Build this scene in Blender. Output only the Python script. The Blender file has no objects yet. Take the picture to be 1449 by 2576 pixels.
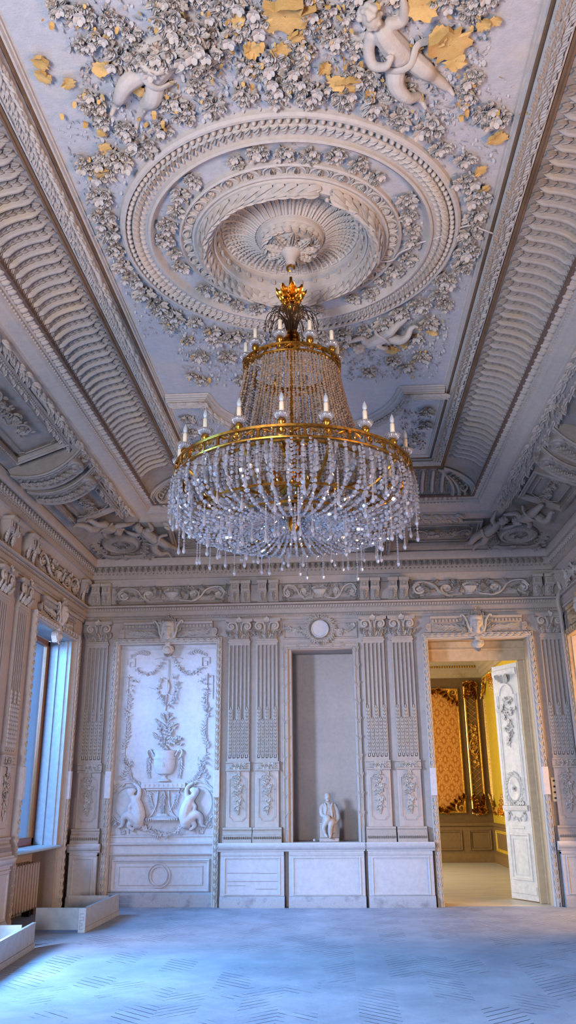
import bpy, math, random
import numpy as np
from mathutils import Matrix, Vector
rnd = random.Random(7)
PI = math.pi
SC = bpy.context.scene
COL = SC.collection
# ------------------------------------------------------------------ room dimensions (metres)
XL, XR, YB, YF = -4.055, 3.585, 12.98, -1.10
XC, HALF = -0.235, 3.82
CX, CY = -0.29, 5.94           # axis of the ceiling rose
ZC = 6.04                      # flat of the ceiling
# ------------------------------------------------------------------ mesh accumulation
class MB:
    def __init__(s): s.v = []; s.f = []; s.n = 0
    def add(s, t, M=None):
        V, F = t
        V = np.asarray(V, float)
        if M is not None: V = V @ M[:3, :3].T + M[:3, 3]
        flip = M is not None and np.linalg.det(M[:3, :3]) < 0
        for a in F:
            a = np.asarray(a, int)
            s.f.append((a[:, ::-1] if flip else a) + s.n)
        s.v.append(V); s.n += len(V)
        return s
    def tpl(s): return (np.concatenate(s.v), s.f)
    def mesh(s, name, mat, smooth=True):
        me = bpy.data.meshes.new(name)
        V = np.concatenate(s.v)
        me.vertices.add(len(V)); me.vertices.foreach_set('co', V.astype(np.float32).ravel())
        loops = np.concatenate([a.ravel() for a in s.f])
        sizes = np.concatenate([np.full(len(a), a.shape[1]) for a in s.f])
        starts = np.concatenate([[0], np.cumsum(sizes)[:-1]])
        me.loops.add(len(loops)); me.loops.foreach_set('vertex_index', loops.astype(np.int32))
        me.polygons.add(len(sizes)); me.polygons.foreach_set('loop_start', starts.astype(np.int32))
        me.polygons.foreach_set('loop_total', sizes.astype(np.int32))
        me.update(calc_edges=True)
        me.polygons.foreach_set('use_smooth', np.full(len(sizes), bool(smooth)))
        if smooth == 'auto':
            me.polygons.foreach_set('use_smooth', np.full(len(sizes), True))
            try: me.set_sharp_from_angle(angle=math.radians(35))
            except Exception: pass
        me.materials.append(mat)
        me.validate()
        return me

def T(u=0, v=0, d=0, rx=0, ry=0, rz=0, s=1.0):
    cx, sx, cy, sy, cz, sz = math.cos(rx), math.sin(rx), math.cos(ry), math.sin(ry), math.cos(rz), math.sin(rz)
    R = np.array([[cz, -sz, 0], [sz, cz, 0], [0, 0, 1]]) @ np.array([[cy, 0, sy], [0, 1, 0], [-sy, 0, cy]]) @ np.array([[1, 0, 0], [0, cx, -sx], [0, sx, cx]])
    S = np.diag([s, s, s]) if np.isscalar(s) else np.diag(s)
    M = np.eye(4); M[:3, :3] = R @ S; M[:3, 3] = (u, v, d)
    return M

def frame(side, u=0, v=0, d=0, rz=0, s=1.0):
    """wall-local axes: u along the wall, v up, d out into the room"""
    ax = dict(back=((1, 0, 0), (0, 0, 1), (0, -1, 0), (0, YB, 0)), left=((0, 1, 0), (0, 0, 1), (1, 0, 0), (XL, 0, 0)),
              right=((0, -1, 0), (0, 0, 1), (-1, 0, 0), (XR, 0, 0)), front=((-1, 0, 0), (0, 0, 1), (0, 1, 0), (0, YF, 0)),
              ceil=((1, 0, 0), (0, -1, 0), (0, 0, -1), (0, 0, ZC)), floor=((1, 0, 0), (0, 1, 0), (0, 0, 1), (0, 0, 0)))[side]
    eu, ev, ed, o = [Vector(a) for a in ax]
    P = o + eu * u + ev * v + ed * d
    M = Matrix((eu, ev, ed)).transposed().to_4x4(); M.translation = P
    return M @ Matrix.Rotation(rz, 4, 'Z') @ Matrix.Scale(s, 4)

CS, CC = math.sin(math.radians(21)), math.cos(math.radians(21))
def cove_frame(side, u, v=0, d=0, rz=0, s=1.0):
    """local axes on the sloping lower cove above the wall cornice"""
    b = {'back': ((1, 0, 0), (0, -1, 0), (0, YB - .21, 0)), 'left': ((0, 1, 0), (1, 0, 0), (XL + .21, 0, 0)), 'right': ((0, -1, 0), (-1, 0, 0), (XR - .21, 0, 0))}[side]
    eu, n, o = [Vector(a) for a in b]
    up = Vector((0, 0, 1))
    ev = n * CC + up * CS; ed = n * CS - up * CC
    P = o + up * 5.19 + eu * u + ev * v + ed * d
    M = Matrix((eu, ev, ed)).transposed().to_4x4(); M.translation = P
    return M @ Matrix.Rotation(rz, 4, 'Z') @ Matrix.Scale(s, 4)

# ------------------------------------------------------------------ objects
def tag(o, label=None, cat=None, group=None, kind=None):
    if label: o['label'] = label
    if cat: o['category'] = cat
    if group: o['group'] = group
    if kind: o['kind'] = kind
    return o
def link(name, me, M=None, parent=None):
    o = bpy.data.objects.new(name, me); COL.objects.link(o)
    if parent is not None: o.parent = parent
    if M is not None: o.matrix_local = M if isinstance(M, Matrix) else Matrix(M.tolist())
    return o
def obj(name, mb, mat, M=None, parent=None, smooth='auto'):
    me = mb if isinstance(mb, bpy.types.Mesh) else mb.mesh(name, mat, smooth)
    return link(name, me, M, parent)
def thing(name, label, cat, M, group=None):
    o = link(name, None, M); o.empty_display_size = .05
    return tag(o, label, cat, group)
def struct(name, mb, mat, M=None, smooth='auto', parent=None):
    o = obj(name, mb, mat, M, parent, smooth)
    if parent is None: o['kind'] = 'structure'
    return o
def dup(root, M, label=None, group=None):
    kids = {}
    def cp(o, parent):
        c = o.copy(); COL.objects.link(c)
        if parent is not None: c.parent = parent
        for ch in CH.get(o, []): cp(ch, c)
        return c
    CH = {}
    for o in COL.objects:
        if o.parent is not None: CH.setdefault(o.parent, []).append(o)
    r = cp(root, None); r.matrix_local = M
    if label: r['label'] = label
    if group: r['group'] = group
    return r

# ------------------------------------------------------------------ shape templates: (verts, [face arrays])
def grid(P, closed_u=False, closed_v=False):
    """P: array (n,m,3) -> quads"""
    n, m = P.shape[:2]
    i = np.arange(n if closed_u else n - 1)[:, None]; j = np.arange(m if closed_v else m - 1)[None, :]
    i2 = (i + 1) % n; j2 = (j + 1) % m
    q = np.stack([i * m + j, i2 * m + j, i2 * m + j2, i * m + j2], -1).reshape(-1, 4)
    return (P.reshape(-1, 3), [q])
def box(u0, u1, v0, v1, d0, d1):
    V = np.array([(u, v, d) for u in (u0, u1) for v in (v0, v1) for d in (d0, d1)], float)
    return (V, [np.array([(0, 1, 3, 2), (4, 6, 7, 5), (0, 4, 5, 1), (2, 3, 7, 6), (0, 2, 6, 4), (1, 5, 7, 3)])])
def bbox(u0, u1, v0, v1, d0, d1, b=.006):
    """box with a chamfered front"""
    V = np.array([(u0, v0, d0), (u1, v0, d0), (u1, v1, d0), (u0, v1, d0), (u0, v0, d1 - b), (u1, v0, d1 - b), (u1, v1, d1 - b), (u0, v1, d1 - b),
                  (u0 + b, v0 + b, d1), (u1 - b, v0 + b, d1), (u1 - b, v1 - b, d1), (u0 + b, v1 - b, d1)], float)
    q = [(3, 2, 1, 0), (8, 9, 10, 11)]
    for k in range(4):
        a, c = k, (k + 1) % 4
        q += [(a, c, c + 4, a + 4), (a + 4, c + 4, c + 8, a + 8)]
    return (V, [np.array(q)])
def ell(a=1, b=None, c=None, nu=8, nv=5, half=False):
    b = a if b is None else b; c = a if c is None else c
    th = np.linspace(0, 2 * PI, nu, endpoint=False)[None, :]
    ph = np.linspace(0 if half else -PI / 2 + .02, PI / 2 - .02, nv + 1)[:, None]
    P = np.stack([a * np.cos(ph) * np.cos(th), b * np.cos(ph) * np.sin(th), c * np.sin(ph) + 0 * th], -1)
    V, F = grid(P, closed_v=True)
    F = [F[0][:, ::-1]]
    F.append(np.array([list(range(nv * nu, (nv + 1) * nu))]))
    if not half: F.append(np.array([list(range(nu))[::-1]]))
    return (V, F)
def lathe(prof, n=24, cap=True):
    th = np.linspace(0, 2 * PI, n, endpoint=False)
    pr = np.asarray(prof, float)
    P = np.stack([pr[:, 0][:, None] * np.cos(th), pr[:, 0][:, None] * np.sin(th), pr[:, 1][:, None] + 0 * th], -1)
    V, F = grid(P, closed_v=True)
    if cap:
        m = len(pr)
        F = F + [np.array([list(range(n))]), np.array([list(range((m - 1) * n, m * n))[::-1]])]
    return (V, [f[:, ::-1] for f in F])
def tube(pts, rad, n=6, closed=False, flat=None, caps=True):
    P = np.asarray(pts, float); m = len(P)
    r = np.full(m, rad, float) if np.isscalar(rad) else np.asarray(rad, float)
    t = np.gradient(P, axis=0) if not closed else np.roll(P, -1, 0) - np.roll(P, 1, 0)
    t /= np.linalg.norm(t, axis=1)[:, None] + 1e-12
    up = np.array([0, 0, 1.]) if abs(t[0][2]) < .9 else np.array([1., 0, 0])
    x = np.cross(up, t[0]); x /= np.linalg.norm(x)
    X = []
    for i in range(m):
        x = x - t[i] * (x @ t[i]); x /= np.linalg.norm(x) + 1e-12; X.append(x)
    X = np.array(X); Yv = np.cross(t, X)
    th = np.linspace(0, 2 * PI, n, endpoint=False)
    f = 1.0 if flat is None else flat
    G = P[:, None] + r[:, None, None] * (np.cos(th)[None, :, None] * X[:, None] + f * np.sin(th)[None, :, None] * Yv[:, None])
    V, F = grid(G, closed_u=closed, closed_v=True)
    F = [F[0][:, ::-1]]
    if caps and not closed: F += [np.array([list(range(n))[::-1]]), np.array([list(range((m - 1) * n, m * n))])]
    return (V, [a[:, ::-1] for a in F])
def offset_poly(P, o, closed):
    P = np.asarray(P, float); n = len(P)
    d = (np.roll(P, -1, 0) - P)
    d /= np.linalg.norm(d, axis=1)[:, None] + 1e-12
    nrm = np.stack([d[:, 1], -d[:, 0]], -1)      # right-hand normal
    out = []
    for i in range(n):
        if not closed and i == 0: m = nrm[0]; k = 1
        elif not closed and i == n - 1: m = nrm[n - 2]; k = 1
        else:
            a, b = nrm[i - 1], nrm[i]; m = a + b; m /= np.linalg.norm(m) + 1e-12; k = 1 / max(.25, m @ b)
        out.append(P[i] + m * o * k)
    return np.array(out)
def sweep(path, prof, closed=False):
    """mitred sweep in the u-v plane; prof = [(offset to the right of travel, d)]"""
    G = np.array([np.concatenate([offset_poly(path, o, closed), np.full((len(path), 1), d)], 1) for o, d in prof])
    return grid(G, closed_v=closed)
def rect(u0, u1, v0, v1): return [(u0, v0), (u0, v1), (u1, v1), (u1, v0)]   # clockwise: offset>0 goes inward
def frame_sweep(u0, u1, v0, v1, prof, open_bottom=False):
    return sweep(rect(u0, u1, v0, v1), prof, closed=not open_bottom)
def mold(prof, u0, u1, cap=True):
    """straight moulding along u; prof = [(v, d)]"""
    pr = np.asarray(prof, float)
    G = np.array([[(u, v, d) for v, d in pr] for u in (u0, u1)])
    V, F = grid(G)
    if cap:
        m = len(pr); F = F + [np.array([list(range(m))]), np.array([list(range(m, 2 * m))[::-1]])]
    return (V, [a[:, ::-1] for a in F])
def prism(poly, d0, d1, bev=0.0):
    """extruded polygon (counter-clockwise u,v)"""
    P = np.asarray(poly, float); n = len(P)
    if bev:
        c = P.mean(0); q = c + (P - c) * (1 - bev)
        V = np.concatenate([np.c_[P, np.full(n, d0)], np.c_[P, np.full(n, d1 - .3 * (d1 - d0))], np.c_[q, np.full(n, d1)]]); k = 3
    else:
        V = np.concatenate([np.c_[P, np.full(n, d0)], np.c_[P, np.full(n, d1)]]); k = 2
    F = []
    for r in range(k - 1):
        F += [(r * n + i, r * n + (i + 1) % n, (r + 1) * n + (i + 1) % n, (r + 1) * n + i) for i in range(n)]
    return (V, [np.array(F), np.array([list(range((k - 1) * n, k * n))])])
def leaf(L=1., W=.4, H=.12, curl=.1, nl=6, bend=0.):
    t = np.linspace(0, 1, nl + 1); s = np.array([-1, -.55, 0, .55, 1]); hh = np.array([0, .95, .5, .95, 0])
    w = W * .5 * np.sin(PI * np.clip(.06 + .94 * t ** .8, 0, 1)) ** .8; w[-1] = .004 * L
    e = np.sin(PI * (.12 + .8 * t)) * .8 + .2
    P = np.zeros((nl + 1, 5, 3))
    P[..., 0] = w[:, None] * s + (bend * L * t ** 2)[:, None]
    P[..., 1] = (L * t)[:, None]
    P[..., 2] = H * e[:, None] * hh + (curl * L * t ** 2)[:, None]
    V, F = grid(P); return (V, [F[0][:, ::-1]])
def petal(L=1., W=.9, H=.2, cup=.2, nl=4):
    t = np.linspace(0, 1, nl + 1); s = np.linspace(-1, 1, 5)
    w = W * .5 * np.sqrt(np.clip(np.sin(PI * (.12 + .74 * t)), 0, 1))
    P = np.zeros((nl + 1, 5, 3))
    P[..., 0] = w[:, None] * s
    P[..., 1] = (L * t)[:, None] - .12 * L * (s ** 2)[None] * t[:, None]
    P[..., 2] = H * np.sin(PI * .5 * (.3 + t))[:, None] * (1 - .6 * s ** 2)[None] + cup * L * (t ** 2)[:, None]
    V, F = grid(P); return (V, [F[0][:, ::-1]])
def acanthus(L=1., W=.7, H=.14, curl=.25, lobes=4):
    nl = lobes * 4; t = np.linspace(0, 1, nl + 1); s = np.linspace(-1, 1, 9)
    env = np.sin(PI * (.14 + .84 * t)) ** .7
    w = W * .5 * env * (1 - .34 * np.abs(np.sin(lobes * PI * t)) * (t < .97))
    w[-1] = .03 * W
    P = np.zeros((nl + 1, 9, 3))
    P[..., 0] = w[:, None] * s
    P[..., 1] = (L * t)[:, None] + .10 * L * (np.abs(s) ** 1.5)[None] * (1 - t)[:, None]
    ridge = .55 + .45 * np.cos(4 * PI * s)
    P[..., 2] = H * env[:, None] * (ridge * (1 - .75 * s ** 4))[None] + (curl * L * t ** 2.5)[:, None] - (.35 * curl * L * np.clip(t - .85, 0, 1) / .15)[:, None] * .6
    V, F = grid(P); return (V, [F[0][:, ::-1]])
def rose(r=1., seed=0):
    R = random.Random(seed); m = MB()
    for k, (n, q, L, tilt) in enumerate(((5, .25, .80, .25), (5, .12, .66, .7), (4, .04, .46, 1.1))):
        p = petal(L * r, L * r * 1.05, .10 * r, .05)
        a0 = R.random() * 6
        for i in range(n):
            a = a0 + i * 2 * PI / n
            m.add(p, T(0, 0, .07 * r * k, rz=a) @ T(0, q * r, .02 * r, rx=tilt))
    m.add(ell(.17 * r, .17 * r, .2 * r, 6, 3), T(0, 0, .36 * r))
    return m.tpl()
def flower5(r=1., n=5):
    m = MB(); p = petal(r, r * 1.0, .16 * r, .12)
    for i in range(n): m.add(p, T(rz=i * 2 * PI / n) @ T(0, .1 * r, .03 * r, rx=.22))
    m.add(ell(.2 * r, .2 * r, .2 * r, 6, 3, True), T(0, 0, .1 * r))
    return m.tpl()
def spiral_pts(r0, r1, turns, a0=0., sgn=1, n=26, d=0., dz=0.):
    t = np.linspace(0, 1, n); r = r0 * (r1 / r0) ** t; a = a0 + sgn * turns * 2 * PI * t
    return np.stack([r * np.cos(a), r * np.sin(a), d + dz * t], -1)
def scroll(r0=1., turns=1.5, a0=0., sgn=1, th=.12, flat=1.0, n=24, nt=5):
    t = np.linspace(0, 1, n)
    return tube(spiral_pts(r0, r0 * .16, turns, a0, sgn, n), th * r0 * (1 - .6 * t), nt, flat=flat)
def curve_pts(ctrl, n=16):
    """Catmull-Rom through control points"""
    C = np.asarray(ctrl, float)
    C = np.concatenate([[2 * C[0] - C[1]], C, [2 * C[-1] - C[-2]]])
    out = []
    k = len(C) - 3; per = max(2, n // k)
    for i in range(k):
        p0, p1, p2, p3 = C[i:i + 4]
        for t in np.linspace(0, 1, per, endpoint=False):
            out.append(.5 * (2 * p1 + (p2 - p0) * t + (2 * p0 - 5 * p1 + 4 * p2 - p3) * t * t + (3 * p1 - p0 - 3 * p2 + p3) * t ** 3))
    out.append(C[-2]); return np.array(out)

# ------------------------------------------------------------------ fused bodies (skin / voxel remesh), evaluated to plain meshes
def eval_mesh(o, name, mat):
    dg = bpy.context.evaluated_depsgraph_get(); dg.update()
    me = bpy.data.meshes.new_from_object(o.evaluated_get(dg)); me.name = name
    d = o.data; bpy.data.objects.remove(o); bpy.data.meshes.remove(d)
    me.materials.clear(); me.materials.append(mat)
    me.polygons.foreach_set('use_smooth', np.full(len(me.polygons), True))
    return me
def blobs(name, mat, bl, chains=(), voxel=.02, smooth=3):
    """fuse ellipsoids (c, r, (rx,ry,rz)) and tapered limb chains into one continuous surface"""
    m = MB()
    for b in bl:
        c, r = b[0], b[1]; rot = b[2] if len(b) > 2 else (0, 0, 0)
        r = (r, r, r) if np.isscalar(r) else r
        m.add(ell(r[0], r[1], r[2], 14, 9), T(*c, *rot))
    for pts, rad in chains:
        P = curve_pts(pts, 6 * (len(pts) - 1)) if len(pts) > 2 else np.linspace(pts[0], pts[1], 8)
        rr = np.interp(np.linspace(0, 1, len(P)), np.linspace(0, 1, len(rad)), rad)
        m.add(tube(P, rr, 10))
        for k in (0, -1): m.add(ell(rr[k], nu=10, nv=6), T(*P[k]))
    o = link(name, m.mesh(name, mat))
    md = o.modifiers.new('r', 'REMESH'); md.mode = 'VOXEL'; md.voxel_size = voxel; md.use_smooth_shade = True
    if smooth:
        sm = o.modifiers.new('s', 'SMOOTH'); sm.iterations = smooth; sm.factor = .5
    return eval_mesh(o, name, mat)
def mesh_tpl(me):
    V = np.zeros(len(me.vertices) * 3, np.float32); me.vertices.foreach_get('co', V)
    q = [tuple(p.vertices) for p in me.polygons]
    out = []
    for k in (3, 4):
        a = [f for f in q if len(f) == k]
        if a: out.append(np.array(a))
    return (V.reshape(-1, 3).astype(float), out)
# ------------------------------------------------------------------ materials
class NT:
    def __init__(s, name):
        s.m = bpy.data.materials.new(name); s.m.use_nodes = True
        s.t = s.m.node_tree; s.t.nodes.clear()
        s.out = s.n('ShaderNodeOutputMaterial')
    def n(s, kind, **kw):
        nd = s.t.nodes.new(kind)
        for k, v in kw.items(): setattr(nd, k, v)
        return nd
    def l(s, a, b): s.t.links.new(a, b)
    def val(s, x, inp):
        if isinstance(x, (int, float)): inp.default_value = x
        else: s.l(x, inp)
    def math(s, op, a, b=0.0, c=None, clamp=False):
        nd = s.n('ShaderNodeMath', operation=op, use_clamp=clamp)
        s.val(a, nd.inputs[0]); s.val(b, nd.inputs[1])
        if c is not None: s.val(c, nd.inputs[2])
        return nd.outputs[0]
    def noise(s, vec, scale, detail=4, rough=.55, dist=0.):
        nd = s.n('ShaderNodeTexNoise'); nd.inputs['Scale'].default_value = scale; nd.inputs['Detail'].default_value = detail
        nd.inputs['Roughness'].default_value = rough; nd.inputs['Distortion'].default_value = dist
        if vec is not None: s.l(vec, nd.inputs['Vector'])
        return nd.outputs['Fac']
    def ramp(s, fac, stops):
        nd = s.n('ShaderNodeValToRGB'); e = nd.color_ramp.elements
        while len(e) < len(stops): e.new(.5)
        for i, (p, c) in enumerate(stops):
            e[i].position = p; e[i].color = (c, c, c, 1) if isinstance(c, (int, float)) else (*c, 1)
        s.l(fac, nd.inputs['Fac']); return nd.outputs['Color']
    def mix(s, fac, a, b):
        nd = s.n('ShaderNodeMix', data_type='RGBA')
        s.val(fac, nd.inputs[0])
        for x, i in ((a, 6), (b, 7)):
            if isinstance(x, tuple): nd.inputs[i].default_value = (*x, 1)
            else: s.l(x, nd.inputs[i])
        return nd.outputs[2]
    def bump(s, h, strength=.3, dist=.02):
        nd = s.n('ShaderNodeBump'); nd.inputs['Strength'].default_value = strength; nd.inputs['Distance'].default_value = dist
        s.l(h, nd.inputs['Height']); return nd.outputs['Normal']
    def pbsdf(s, col, rough=.6, metal=0., nrm=None, spec=.3, **kw):
        b = s.n('ShaderNodeBsdfPrincipled')
        if isinstance(col, tuple): b.inputs['Base Color'].default_value = (*col, 1)
        else: s.l(col, b.inputs['Base Color'])
        s.val(rough, b.inputs['Roughness']); b.inputs['Metallic'].default_value = metal
        b.inputs['Specular IOR Level'].default_value = spec
        if nrm is not None: s.l(nrm, b.inputs['Normal'])
        for k, v in kw.items(): b.inputs[k].default_value = v
        s.l(b.outputs[0], s.out.inputs[0]); return b
    def pos(s): return s.n('ShaderNodeNewGeometry').outputs['Position']
    def xyz(s, v):
        nd = s.n('ShaderNodeSeparateXYZ'); s.l(v, nd.inputs[0]); return nd.outputs

def plaster(name, base, stain, amount=.5, bump=.25, rough=.62, chip=None, scale=1.0, spec=.25):
    n = NT(name); p = n.pos()
    a = n.noise(p, 2.3 * scale, 5, .6); b = n.noise(p, 17 * scale, 4, .65)
    dark = tuple(c * .86 for c in base)
    c = n.mix(n.ramp(b, [(.35, 0.), (.7, 1.)]), base, dark)
    c = n.mix(n.math('MULTIPLY', n.ramp(a, [(.5, 0.), (.68, 1.)]), amount), c, stain)
    if chip:
        k = n.noise(p, 5.5 * scale, 6, .7, .6)
        c = n.mix(n.math('MULTIPLY', n.ramp(k, [(.655, 0.), (.67, 1.)]), .9), c, chip)
    h = n.math('ADD', n.noise(p, 60, 3, .6), n.math('MULTIPLY', n.noise(p, 9, 4), 1.4))
    n.pbsdf(c, rough, 0, n.bump(h, bump, .012), spec)
    return n.m
def metal(name, base, rough=.3, dark=None, bump=.15, scale=30, mt=1.0):
    n = NT(name); p = n.pos()
    c = base if dark is None else n.mix(n.ramp(n.noise(p, scale, 4), [(.4, 0.), (.65, 1.)]), base, dark)
    n.pbsdf(c, rough, mt, n.bump(n.noise(p, scale * 2, 3), bump, .004), .5)
    return n.m
M = {}
M['ceil'] = plaster('ceiling_plaster', (.54, .53, .54), (.60, .53, .46), .55, .35, chip=None)
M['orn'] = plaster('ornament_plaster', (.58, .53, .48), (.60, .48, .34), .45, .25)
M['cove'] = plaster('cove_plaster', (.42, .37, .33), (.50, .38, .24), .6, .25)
M['cove_shade'] = plaster('shade_toned_plaster', (.33, .29, .26), (.20, .15, .10), .6, .3)  # plaster with shade put into its colour, for the coves and husk strips
M['wall'] = plaster('wall_plaster', (.52, .44, .39), (.62, .50, .42), .5, .18)
M['trim'] = plaster('trim_plaster', (.47, .41, .36), (.55, .44, .34), .45, .2)
M['white'] = plaster('white_panel_plaster', (.66, .64, .66), (.74, .70, .68), .4, .12)
M['dado'] = plaster('dado_paint', (.58, .57, .59), (.62, .60, .60), .5, .15, rough=.5)
M['skirt'] = plaster('skirting_marble', (.42, .43, .46), (.22, .22, .25), .8, .1, rough=.4, scale=3)
M['edge'] = plaster('aged_gilding', (.56, .42, .25), (.36, .22, .09), .6, .25, rough=.5)
M['ochre'] = plaster('bare_ochre_plaster', (.74, .47, .17), (.58, .34, .10), .7, .3, scale=4)
M['dusty'] = plaster('dusty_board', (.42, .45, .48), (.30, .31, .33), .6, .15)
M['batten'] = plaster('painted_batten', (.17, .11, .085), (.12, .07, .05), .5, .2)
M['groove'] = plaster('dark_stained_fillet', (.20, .12, .07), (.10, .06, .03), .6, .2)
M['gold'] = metal('gilt_bronze', (.62, .31, .05), .28, (.34, .14, .02))
M['gild'] = metal('room_gilding', (.95, .62, .16), .30, (.62, .34, .06))
M['bronze'] = metal('brown_bronze_wire', (.22, .15, .10), .45, (.12, .08, .05))
M['iron'] = metal('dark_iron', (.05, .04, .035), .5, (.02, .015, .01))
def simple(name, col, rough=.5, spec=.4, **kw):
    n = NT(name); c = n.mix(n.ramp(n.noise(n.pos(), 14, 4), [(.35, 0.), (.7, 1.)]), col, tuple(x * .82 for x in col))
    n.pbsdf(c, rough, 0, None, spec, **kw); return n.m
M['candle'] = simple('ivory_candle_sleeve', (.86, .80, .64), .4)
M['bulb'] = simple('frosted_bulb', (.72, .82, .90), .15, .6, **{'Transmission Weight': .35})
M['wood'] = simple('varnished_window_wood', (.30, .11, .03), .3)
M['brown'] = simple('dark_brown_panelling', (.20, .11, .04), .4)
M['brownlite'] = simple('brown_panelling', (.30, .18, .07), .4)
M['yellow'] = simple('yellow_wall', (.80, .52, .04), .5)
M['creamdoor'] = simple('cream_door_paint', (.86, .80, .66), .45)
M['jamb'] = simple('tan_jamb_paint', (.62, .45, .26), .5)
M['reveal'] = simple('window_reveal_paint', (.42, .53, .60), .45)
M['radiator'] = simple('radiator_enamel', (.52, .43, .38), .4)
M['lid'] = simple('grey_radiator_cover_paint', (.42, .47, .50), .5)
M['lidin'] = simple('bare_board', (.66, .60, .54), .6)
M['statue'] = simple('statue_plaster', (.52, .46, .42), .55)
M['switch'] = simple('cream_switch_plate', (.72, .62, .46), .4)
M['wire'] = simple('plastered_wire', (.60, .55, .52), .6)
def crystal(name, tint, wmix, rough=.06):
    n = NT(name)
    g = n.n('ShaderNodeBsdfGlass'); g.inputs['Color'].default_value = (*tint, 1); g.inputs['Roughness'].default_value = rough; g.inputs['IOR'].default_value = 1.5
    d = n.n('ShaderNodeBsdfDiffuse'); d.inputs['Color'].default_value = (*tint, 1)
    k = n.n('ShaderNodeBsdfGlossy'); k.inputs['Roughness'].default_value = .12; k.inputs['Color'].default_value = (1, 1, 1, 1)
    a = n.n('ShaderNodeMixShader'); a.inputs[0].default_value = wmix; n.l(g.outputs[0], a.inputs[1]); n.l(d.outputs[0], a.inputs[2])
    b = n.n('ShaderNodeMixShader'); b.inputs[0].default_value = .18; n.l(a.outputs[0], b.inputs[1]); n.l(k.outputs[0], b.inputs[2])
    n.l(b.outputs[0], n.out.inputs[0]); return n.m
M['crystal'] = crystal('clear_cut_crystal', (.92, .92, .96), .22)
M['amber'] = crystal('smoked_crystal_beads', (.56, .38, .23), .55)
def pane():
    n = NT('window_glass')
    t = n.n('ShaderNodeBsdfTransparent'); t.inputs['Color'].default_value = (.82, .88, .95, 1)
    g = n.n('ShaderNodeBsdfGlossy'); g.inputs['Roughness'].default_value = .05
    f = n.n('ShaderNodeFresnel'); f.inputs['IOR'].default_value = 1.45
    m = n.n('ShaderNodeMixShader'); n.l(n.math('MULTIPLY', f.outputs[0], .8), m.inputs[0]); n.l(t.outputs[0], m.inputs[1]); n.l(g.outputs[0], m.inputs[2])
    n.l(m.outputs[0], n.out.inputs[0]); return n.m
M['pane'] = pane()
def parquet():
    n = NT('dusty_herringbone_parquet'); p = n.pos(); x, y, z = n.xyz(p)[:3]
    w, b = .30, .105
    col = n.math('FLOOR', n.math('DIVIDE', n.math('ADD', x, 50.), w))
    par = n.math('SUBTRACT', n.math('MULTIPLY', n.math('MODULO', col, 2.), 2.), 1.)
    t = n.math('DIVIDE', n.math('ADD', n.math('ADD', y, 60.), n.math('MULTIPLY', n.math('MULTIPLY', par, x), .85)), b)
    fr = n.math('FRACT', t); idx = n.math('FLOOR', t)
    gap = n.math('LESS_THAN', n.math('ABSOLUTE', n.math('SUBTRACT', fr, .5)), .43)         # 1 on the board, 0 in the gap
    cfr = n.math('FRACT', n.math('DIVIDE', n.math('ADD', x, 50.), w))
    cv = n.n('ShaderNodeCombineXYZ'); n.l(n.math('MULTIPLY', idx, .37), cv.inputs[0]); n.l(n.math('MULTIPLY', col, 1.7), cv.inputs[1])
    tone = n.noise(cv.outputs[0], 3.1, 1)
    bv = n.n('ShaderNodeCombineXYZ'); n.l(n.math('MULTIPLY', col, 3.7), bv.inputs[0]); n.l(n.math('MULTIPLY', n.math('FLOOR', n.math('DIVIDE', n.math('ADD', y, n.math('MULTIPLY', col, .21)), .62)), 2.9), bv.inputs[1])
    open_ = n.math('MULTIPLY', n.ramp(n.noise(bv.outputs[0], 1.0, 0), [(.50, 0.), (.53, 1.)]), n.ramp(n.noise(p, 2.2, 4, .6), [(.42, 0.), (.52, 1.)]))                         # where dust has not filled the gaps
    gapm = n.math('MULTIPLY', n.math('SUBTRACT', 1., gap), open_)
    base = n.mix(n.ramp(n.noise(p, 1.6, 6, .65), [(.38, 0.), (.62, 1.)]), (.38, .43, .52), (.27, .32, .41))
    base = n.mix(n.math('MULTIPLY', n.math('SUBTRACT', tone, .35), .55, clamp=True), base, (.20, .22, .26))
    base = n.mix(n.ramp(n.noise(p, 9, 6, .7), [(.56, 0.), (.75, .6)]), base, (.44, .49, .58))
    c = n.mix(n.math('MULTIPLY', gapm, .9), base, (.03, .035, .05))
    h = n.math('ADD', n.math('MULTIPLY', gapm, -1.2), n.math('MULTIPLY', n.noise(p, 26, 5, .65), .5))
    n.pbsdf(c, n.math('ADD', .42, n.math('MULTIPLY', n.noise(p, 4, 4), .3)), 0, n.bump(h, .35, .012), .35)
    return n.m
M['floor'] = parquet()
def planks():
    n = NT('pale_plank_floor'); p = n.pos()
    mp = n.n('ShaderNodeMapping'); n.l(p, mp.inputs[0]); mp.inputs['Scale'].default_value = (1.2, 9, 1)
    c = n.mix(n.ramp(n.noise(mp.outputs[0], 1.3, 5), [(.35, 0.), (.7, 1.)]), (.72, .66, .52), (.50, .48, .42))
    n.pbsdf(c, .35, 0, None, .4); return n.m
M['planks'] = planks()
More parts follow.
